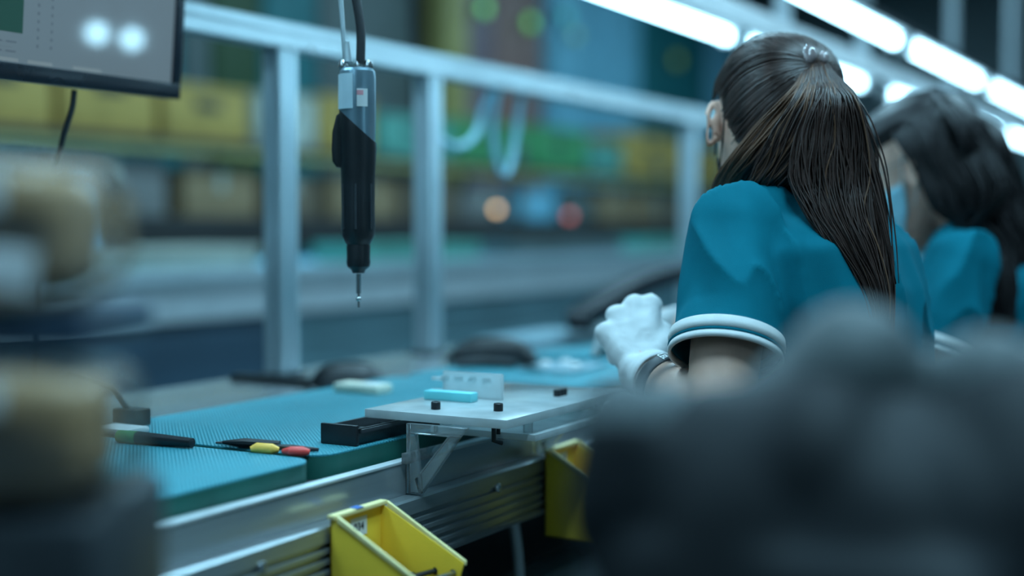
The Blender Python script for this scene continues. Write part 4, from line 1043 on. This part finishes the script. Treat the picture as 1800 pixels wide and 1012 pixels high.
# ---------------- first woman (hair claw, back turned)
def woman_one():
    hc = at(1360, 232, d=1.79); az = math.radians(18.2 + 15)
    hd = head_frame(hc, az, math.radians(16), math.radians(8))
    P = {'neck': at(1398, 352, d=1.75), 'shL': at(1296, 412, d=1.645), 'slv': .158}
    N = P['neck']; off = P['shL'] - N
    P['shR'] = N + V((-off.x, -off.y, off.z)) 
    P['pelvis'] = at(1500, 1000, d=1.76); P['pelvis'].z = .56
    P['chest'] = at(1425, 590, d=1.72)
    P['elL'] = at(1264, 735, d=1.545); P['wrL'] = at(1150, 662, d=1.70); P['haL'] = at(1128, 600, d=1.74)
    bf = V((off.y, -off.x, 0)).normalized(); bf = -bf if bf.y < 0 else bf           # body facing
    P['elR'] = P['shR'] + bf * .12 + V((.03, -.02, -.215)); P['wrR'] = P['elR'] + V((.05, .215, .07)); P['haR'] = P['wrR'] + V((.01, .08, -.012))
    lat = (P['shR'] - P['shL']).normalized()
    for s, k in (('L', -1), ('R', 1)):
        hp = P['pelvis'] + lat * .09 * k; P['kn' + s] = hp + V((.22, .24, -.05)) + lat * .02 * k; P['an' + s] = V((P['kn' + s].x + .0, P['kn' + s].y + .02, .075))
    root, body, shirt, N, nd = person('a', 'woman with a hair claw and ponytail, back turned, white glove raised over the line', P, hd, 1.7)
    # hair
    def hl(p):
        v = p.z + .062                                      # nape
        if p.y > .075: return p.z - .062
        if p.y > -.004: return min(p.z - (.034 + (p.y + .004) * .36), 1)
        if p.y > -.050 and abs(p.x) > .03: return min(v, p.z - .036 + max(0, -.020 - p.y) * 3.4)
        return v
    g, tree = scalp_cap(hd, hl, .009); hair = g.build('hair', HAIR, root, sharp=0)
    T = V((.026, -.096, .050)); rnd = random.Random(11); g = MB(); dT = T.normalized()
    for i in range(620):
        for _ in range(50):
            d0 = V((rnd.gauss(0, 1), rnd.gauss(0, 1), rnd.gauss(0, 1))).normalized()
            p0 = on_scalp(tree, d0, 0)
            if hl(p0) > -.001 and (hl(p0) < .05 or rnd.random() < .35): break
        else: continue
        pts = []; st = rnd.uniform(0, .3)
        for k in range(11):
            t = k / 10; d = d0.lerp(dT, t).normalized()
            pts.append(hd @ on_scalp(tree, d, .0003 + .0016 * rnd.random() * .3 + .0035 * t * t))
        g.tube(pts, [.0006] + [.0011] * 9 + [.0009], 5, mi=0)
    sc = g.build('combed_strands', [HAIR, HAIR_L], hair, sharp=0)
    Tw = hd @ (T * 1.04)
    def K(px, py, d, w, dep=.012): return (at(px, py, d=d), RT * (w / FPX * d), fwd0 * dep)
    tie = (Tw, RT * .016, UP * .012)
    g = MB()
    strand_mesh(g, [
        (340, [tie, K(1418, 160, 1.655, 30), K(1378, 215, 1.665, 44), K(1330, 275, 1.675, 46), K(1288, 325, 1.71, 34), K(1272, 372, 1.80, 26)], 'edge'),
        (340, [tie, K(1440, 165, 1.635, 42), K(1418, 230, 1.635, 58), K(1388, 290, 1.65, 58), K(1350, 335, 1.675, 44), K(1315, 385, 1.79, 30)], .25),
        (460, [tie, K(1462, 170, 1.63, 40), K(1462, 240, 1.625, 62), K(1462, 310, 1.625, 70), K(1474, 370, 1.615, 58), K(1500, 430, 1.605, 44), K(1532, 500, 1.60, 26), K(1545, 560, 1.60, 18)], .06),
        (300, [tie, K(1480, 180, 1.64, 30), K(1498, 260, 1.64, 38), K(1512, 340, 1.635, 40), K(1528, 420, 1.625, 34), K(1545, 490, 1.615, 24), K(1552, 560, 1.61, 16), K(1550, 640, 1.60, 12)], .06),
        (14, [tie, K(1490, 190, 1.64, 30), K(1522, 280, 1.63, 32), K(1545, 360, 1.62, 26), K(1560, 430, 1.615, 14), K(1570, 500, 1.61, 8)], 0)], 5, .0009, .4, random.Random(5))
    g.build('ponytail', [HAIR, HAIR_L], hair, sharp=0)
    # hair claw: two curved combs with a spring, pale and glossy
    clawm = mat('pearly hair claw', (.24, .19, .19), .2, 0, .4, 60, coat=.5)
    c = hd @ V((.020, -.096, .068)); e1 = (hd.to_3x3() @ V((1, 0, 0))).normalized(); e2 = (hd.to_3x3() @ V((0, -.88, .48))).normalized(); e3 = e1.cross(e2).normalized()
    g = MB()
    for s in (-1, 1):
        Mx = Matrix(((e1.x, e3.x, e2.x), (e1.y, e3.y, e2.y), (e1.z, e3.z, e2.z)))
        g.ball(c + e1 * (.004 + .010 * s) + e2 * .004, .0145 if s < 0 else .009, (.75, 1.25, .8), 16, Mx)
        for k in range(3):
            a0 = c + e1 * .012 * s + e3 * (.010 * (k - 1))
            g.tube(catmull([a0, a0 + e1 * .014 * s - e2 * .006, a0 + e1 * .020 * s - e2 * .020], 4), [.003] * 4 + [.0024] * 4 + [.001], 8)
    g.build('hair_claw', clawm, root, sharp=0)
    g = MB(); a0 = c - e1 * .030 - e2 * .012; g.tube([a0 - e1 * .010 - e2 * .008, a0 + e1 * .012 + e2 * .008], .0024, 8); g.build('hair_pin', M['steel'], root)
    # dark face mask
    g = MB(); rows = []
    for i in range(13):
        z = -.125 + .085 * i / 12; row = []
        for k in range(25):
            th = math.radians(6 + 168 * k / 24); w, f, b_ = itp(max(z, -.118), WT), itp(max(z, -.118), FT), itp(max(z, -.118), BT)
            x = (w + .005) * math.cos(th); y = (f + b_) / 2 + ((f - b_) / 2 + .007) * math.sin(th) + .022 * math.sin(th) ** 6
            row.append(V((x, y, z)))
        rows.append(row)
    g.loft(rows, cap=False, closed=False); g.xf(hd); mk = g.build('face_mask', mat('black face mask', (.02, .025, .03), .8), root, sharp=0)
    sm = mk.modifiers.new('t', 'SOLIDIFY'); sm.thickness = .002
    for s in (-1, 1):
        MB().tube([hd @ p for p in catmull([V((s * .066, .012, -.055)), V((s * .071, -.018, -.042)), V((s * .0735, -.030, -.004)), V((s * .0765, -.012, .030)), V((s * .0755, .010, .010)), V((s * .072, .022, -.035))], 5)], .0012, 6).build('ear_loop', M['black_soft'], mk)
        ey = MB().ball(hd @ V((s * .032, .077, .006)), .0115); ey.build('eye', mat('eye', (.5, .5, .5), .1), root)
    # left glove: five fingers, knuckles up
    wr = at(1128, 652, d=1.705)
    Ks = [at(1066, 586, d=1.735), at(1086, 556, d=1.75), at(1114, 537, d=1.757), at(1144, 536, d=1.755)]
    g = MB()
    base = [wr.lerp(k, .12) for k in Ks]
    for a_, k in zip(base, Ks): g.tube([a_, a_.lerp(k, .5), k], [.021, .019, .0155], 16); g.ball(k, .0165)
    for k0, k1 in zip(Ks[:-1], Ks[1:]): g.tube([k0.lerp(k1, .5).lerp(wr, .12), wr.lerp(k0.lerp(k1, .5), .2)], [.014, .022], 14)
    hv = (Ks[2] - wr).normalized(); away = (fwd0 - hv * fwd0.dot(hv)).normalized()
    for i, k in enumerate(Ks):
        l = (.024, .035, .040, .036)[i]
        p1 = k + away * l + hv * .004 - V((0, 0, .008)) + RT * (.010 if i == 0 else .003 if i == 1 else 0); p2 = p1 - hv * (.016 + .005 * i) + away * .004; p3 = p2 - away * .018 - hv * .010
        g.tube([k, k.lerp(p1, .5) + hv * .002, p1], [.0155, .0135, .0130], 14); g.ball(p1, .0132); g.tube([p1, p2], [.0128, .0118], 14); g.ball(p2, .0118); g.tube([p2, p3], [.0116, .0100], 14); g.ball(p3, .0102)
    tb = wr + (at(1160, 610, d=1.72) - at(1128, 652, d=1.705)); t1 = at(1168, 585, d=1.755); t2 = at(1150, 572, d=1.785); t3 = at(1128, 580, d=1.80)
    g.tube([wr.lerp(tb, .2), tb, t1], [.019, .0185, .0150], 14); g.ball(t1, .015); g.tube([t1, t2, t3], [.0145, .0130, .0105], 14); g.ball(t3, .0107)
    elv = (P['elL'] - wr).normalized()
    g.tube([wr + hv * .012, wr, wr + elv * .020, wr + elv * .040], [.027, .0315, .0335, .0350], 24)
    me = remeshed(g, .0024, 22, .55)
    for v in me.vertices:
        p = v.co; n = noise.noise(p * 34) * .0030 - abs(noise.noise(p * 60 + V((3, 3, 3)))) * .0024
        v.co = p + v.normal * n
    gl = link('glove', me, GLOVE, root, sharp=0); gl['label'] = 'white cotton glove closed in a loose fist'
    g = MB(); a_ = elv.orthogonal().normalized(); b_ = elv.cross(a_); rings = []
    for r_, h in ((.0340, .022), (.0362, .026), (.0354, .030), (.0368, .034), (.0362, .040), (.0335, .041), (.0330, .024), (.0340, .022)):
        rings.append([wr + elv * h + (a_ * math.cos(k * math.tau / 40) + b_ * math.sin(k * math.tau / 40)) * r_ for k in range(40)])
    g.loft(rings, cap=False).build('glove_cuff', GLOVE, gl, sharp=0)
    # right glove, on the far hand
    w2, h2 = P['wrR'], P['haR']; hv2 = (h2 - w2).normalized(); sd = hv2.cross(V((0, 0, 1))).normalized(); g = MB()
    g.oval([w2 - hv2 * .03, w2, w2 + hv2 * .05, w2 + hv2 * .085], [(.032, .030), (.031, .026), (.042, .020), (.040, .016)], sd, 20)
    for i in range(4):
        k = w2 + hv2 * .082 + sd * (-.030 + .020 * i); l = (.030, .037, .040, .032)[i]
        p1 = k + hv2 * l * .7 - V((0, 0, .010)); p2 = p1 + hv2 * l * .35 - V((0, 0, .022)); g.tube([k, p1, p2], [.0115, .0108, .0092], 12); g.ball(p2, .0092)
    k = w2 + hv2 * .03 - sd * .036; g.tube([k, k + hv2 * .03 - sd * .018 - V((0, 0, .01)), k + hv2 * .06 - sd * .010 - V((0, 0, .022))], [.015, .0125, .0095], 12)
    link('glove', remeshed(g, .003, 4), GLOVE, root, sharp=0)
    # wristband with pale letters
    g = MB(); c0 = wr.lerp(P['elL'], .34); rings = []
    for r_, h in ((.0385, -.010), (.040, -.007), (.040, .007), (.0385, .010), (.0370, .010), (.0370, -.010), (.0385, -.010)):
        rings.append([c0 + elv * h + (a_ * math.cos(k * math.tau / 40) + b_ * math.sin(k * math.tau / 40)) * r_ for k in range(40)])
    wb = g.loft(rings, cap=False).build('wristband', mat('dark wristband', (.02, .024, .03), .5), root, sharp=0)
    tv = (CAM - c0).normalized(); nn = ((tv + UP * 1.6) - elv * (tv + UP * 1.6).dot(elv)).normalized(); xx = elv; yy = nn.cross(xx).normalized(); pp = c0 + nn * .0403
    me = text_mesh('LEL', .012, Matrix(((xx.x, yy.x, nn.x, pp.x), (xx.y, yy.y, nn.y, pp.y), (xx.z, yy.z, nn.z, pp.z), (0, 0, 0, 1))))
    link('band_letters', me, M['white'], wb, smooth=False)
    return root, P
W1, P1 = woman_one()

# ---------------- second woman (long loose hair, light blue mask, glasses)
HAIR2 = mat('black hair', (.016, .013, .014), .42, 0, .3, 3, stretch=(30, 30, 2), spec=.4)
def woman_two():
    hc = at(1630, 298, d=2.27); az = math.radians(12.2 + 63)
    hd = head_frame(hc, az, math.radians(22), math.radians(0))
    P = {'neck': at(1712, 418, d=2.30), 'shL': at(1690, 462, d=2.13), 'slv': .155}
    N = P['neck']; off = P['shL'] - N; P['shR'] = N + V((-off.x, -off.y, off.z))
    P['pelvis'] = at(1830, 900, d=2.33); P['pelvis'].z = .56; P['chest'] = at(1775, 590, d=2.30)
    P['elL'] = at(1618, 668, d=2.10); P['wrL'] = P['elL'] + V((.10, .21, .075)); P['haL'] = P['wrL'] + V((.02, .08, -.01))
    P['elR'] = P['shR'] + V((.02, .12, -.20)); P['wrR'] = P['elR'] + V((-.10, .21, .085)); P['haR'] = P['wrR'] + V((-.03, .075, -.01))
    lat = (P['shR'] - P['shL']).normalized()
    for s, k in (('L', -1), ('R', 1)):
        hp = P['pelvis'] + lat * .09 * k; P['kn' + s] = hp + V((.0, .33, -.05)) + lat * .03 * k; P['an' + s] = V((P['kn' + s].x, P['kn' + s].y + .02, .075))
    root, body, shirt, N, nd = person('b', 'woman in a light blue face mask and glasses, with long loose dark hair, looking down', P, hd, 6.1)
    def hl(p):
        if p.y > .070: return p.z - .052
        if p.y > -.018: return min(p.z - (.044 + (.070 - p.y) * .1), 1)
        if p.y > -.038: return p.z - (.044 - (-.018 - p.y) * 6.5)
        return p.z + .105
    g, tree = scalp_cap(hd, hl, .014); hair = g.build('hair', HAIR2, root, sharp=0)
    g = MB(); rnd = random.Random(4)
    hR = hd.to_3x3(); X, Y, Z = (hR @ V(a) for a in ((1, 0, 0), (0, 1, 0), (0, 0, 1)))
    top = hd @ V((0, -.01, .122))
    def K(px, py, d, w, dep): return (at(px, py, d=d), RT * (w / FPX * d), fwd0 * dep)
    strand_mesh(g, [
        (300, [(top, Y * .05, X * .02), (hd @ V((-.078, -.082, .055)), (X * -.4 + Y) * .035, X * .008), (hd @ V((-.082, -.096, -.02)), (X * -.5 + Y) * .040, X * .016), (hd @ V((-.070, -.10, -.10)), Y * .045, X * .03), K(1722, 420, 2.15, 46, .02), K(1745, 500, 2.13, 40, .02), K(1752, 570, 2.13, 30, .02)], .03),
        (320, [(top, Y * .05, X * .01), (hd @ V((-.090, -.052, .05)), Y * .040, X * .005), (hd @ V((-.094, -.062, -.02)), Y * .038, X * .007), (hd @ V((-.090, -.066, -.09)), Y * .036, X * .012), K(1698, 425, 2.16, 34, .02), K(1705, 470, 2.12, 22, .01)], .03),
        (440, [(top, Y * .05, X * .03), (hd @ V((-.05, -.104, .06)), X * .05, Y * .008), (hd @ V((-.045, -.114, -.02)), X * .055, Y * .014), K(1722, 345, 2.20, 76, .03), K(1756, 400, 2.19, 66, .03), K(1785, 470, 2.18, 50, .03), K(1800, 560, 2.18, 44, .025), K(1806, 640, 2.18, 36, .02)], .03),
        (240, [(top, Y * .05, X * .03), (hd @ V((.05, -.082, .06)), X * .045, Y * .010), (hd @ V((.03, -.108, -.02)), X * .055, Y * .014), K(1750, 340, 2.28, 50, .03), K(1800, 400, 2.30, 50, .03), K(1835, 500, 2.30, 46, .03), K(1850, 620, 2.30, 40, .02)], .03),
        (120, [(top, Y * .05, X * .01), (hd @ V((.080, -.03, .05)), Y * .05, X * .006), (hd @ V((.090, -.04, -.02)), Y * .045, X * .008), (hd @ V((.088, -.045, -.09)), Y * .04, X * .012), (hd @ V((.09, -.05, -.17)), Y * .04, X * .012)], .03)], 5, .0015, .4, rnd)
    g.build('loose_strands', [HAIR2, HAIR2], hair, sharp=0)
    g = MB(); rows = []
    for i in range(13):
        z = -.125 + .105 * i / 12; row = []
        for k in range(25):
            th = math.radians(6 + 168 * k / 24); zc = max(z, -.116); w, f, b_ = itp(zc, WT), itp(zc, FT), itp(zc, BT)
            x = (w + .006) * math.cos(th); y = (f + b_) / 2 + ((f - b_) / 2 + .008) * math.sin(th) + .024 * math.sin(th) ** 6 * (1 - .2 * abs(i - 6) / 6)
            row.append(V((x, y, z - .012 * math.sin(th) ** 8 * (i < 2))))
        rows.append(row)
    g.loft(rows, cap=False, closed=False); g.xf(hd)
    mk = g.build('face_mask', mat('light blue face mask', (.30, .62, .74), .8, 0, .05, 30), root, sharp=0); sm = mk.modifiers.new('t', 'SOLIDIFY'); sm.thickness = .002
    for s in (-1, 1):
        MB().tube([hd @ p for p in catmull([V((s * .066, .012, -.060)), V((s * .080, -.012, -.035)), V((s * .087, -.026, -.004)), V((s * .082, -.008, .024)), V((s * .074, .020, -.030))], 5)], .0012, 6).build('ear_loop', M['white'], mk)
        MB().ball(hd @ V((s * .032, .077, .006)), .0115).build('eye', mat('eye', (.45, .43, .42), .1), root)
    gl = MB()
    for s in (-1, 1):
        ringp = [hd @ V((s * .034 + .024 * math.cos(k * math.tau / 28), .104 - .010 * abs(.024 * math.cos(k * math.tau / 28) * s + .01) / .03, .002 + .019 * math.sin(k * math.tau / 28))) for k in range(29)]
        gl.tube(ringp, .0012, 6, cap=False)
        gl.tube([hd @ V((s * .058, .096, .008)), hd @ V((s * .078, .05, .012)), hd @ V((s * .082, -.02, .012))], .0013, 6)
    gl.tube([hd @ V((-.011, .104, .006)), hd @ V((0, .109, .009)), hd @ V((.011, .104, .006))], .0012, 6)
    go = gl.build('glasses', M['steel'], root)
    for s in (-1, 1):
        ln = MB(); ln.lathe([(.0001, .0), (.022, -.001), (.022, -.0022), (.0001, -.0012)], hd @ V((s * .034, .103, .002)), Y, 28); ln.build('lens', M['acrylic'], go)
    for s in 'LR':
        w2, h2 = P['wr' + s], P['ha' + s]; hv2 = (h2 - w2).normalized(); sd = hv2.cross(V((0, 0, 1))).normalized(); k_ = 1 if s == 'L' else -1; g = MB()
        g.oval([w2 - hv2 * .03, w2, w2 + hv2 * .05, w2 + hv2 * .085], [(.032, .030), (.031, .026), (.042, .020), (.040, .016)], sd, 20)
        for i in range(4):
            k = w2 + hv2 * .082 + sd * (-.030 + .020 * i); l = (.030, .037, .040, .032)[i if s == 'R' else 3 - i]
            p1 = k + hv2 * l * .7 - V((0, 0, .010)); p2 = p1 + hv2 * l * .35 - V((0, 0, .022)); g.tube([k, p1, p2], [.0115, .0108, .0092], 12); g.ball(p2, .0092)
        k = w2 + hv2 * .03 + sd * .036 * k_; g.tube([k, k + hv2 * .03 + sd * .018 * k_ - V((0, 0, .01)), k + hv2 * .06 + sd * .010 * k_ - V((0, 0, .022))], [.015, .0125, .0095], 12)
        link('glove', remeshed(g, .003, 4), GLOVE, root, sharp=0)
    return root, P
W2, P2 = woman_two()

for P_, lab in ((P1, 'dark round stool under the woman with the hair claw'), (P2, 'dark round stool under the woman in the blue mask')):
    c = P_['pelvis']; t = thing('work_stool', (c.x, c.y, 0), lab, 'stool')
    MB().lathe([(.02, .405), (.17, .405), (.185, .42), (.18, .445), (.02, .455)], (c.x, c.y, 0), seg=36).build('seat', M['black_soft'], t)
    MB().cyl((c.x, c.y, .10), (c.x, c.y, .41), .024).build('column', M['steel'], t)
    for k in range(5):
        a = k * math.tau / 5 + .3
        MB().tube([(c.x, c.y, .10), (c.x + .24 * math.cos(a), c.y + .24 * math.sin(a), .05), (c.x + .25 * math.cos(a), c.y + .25 * math.sin(a), .001)], [.02, .016, .016], 12).build('foot', M['dark'], t)
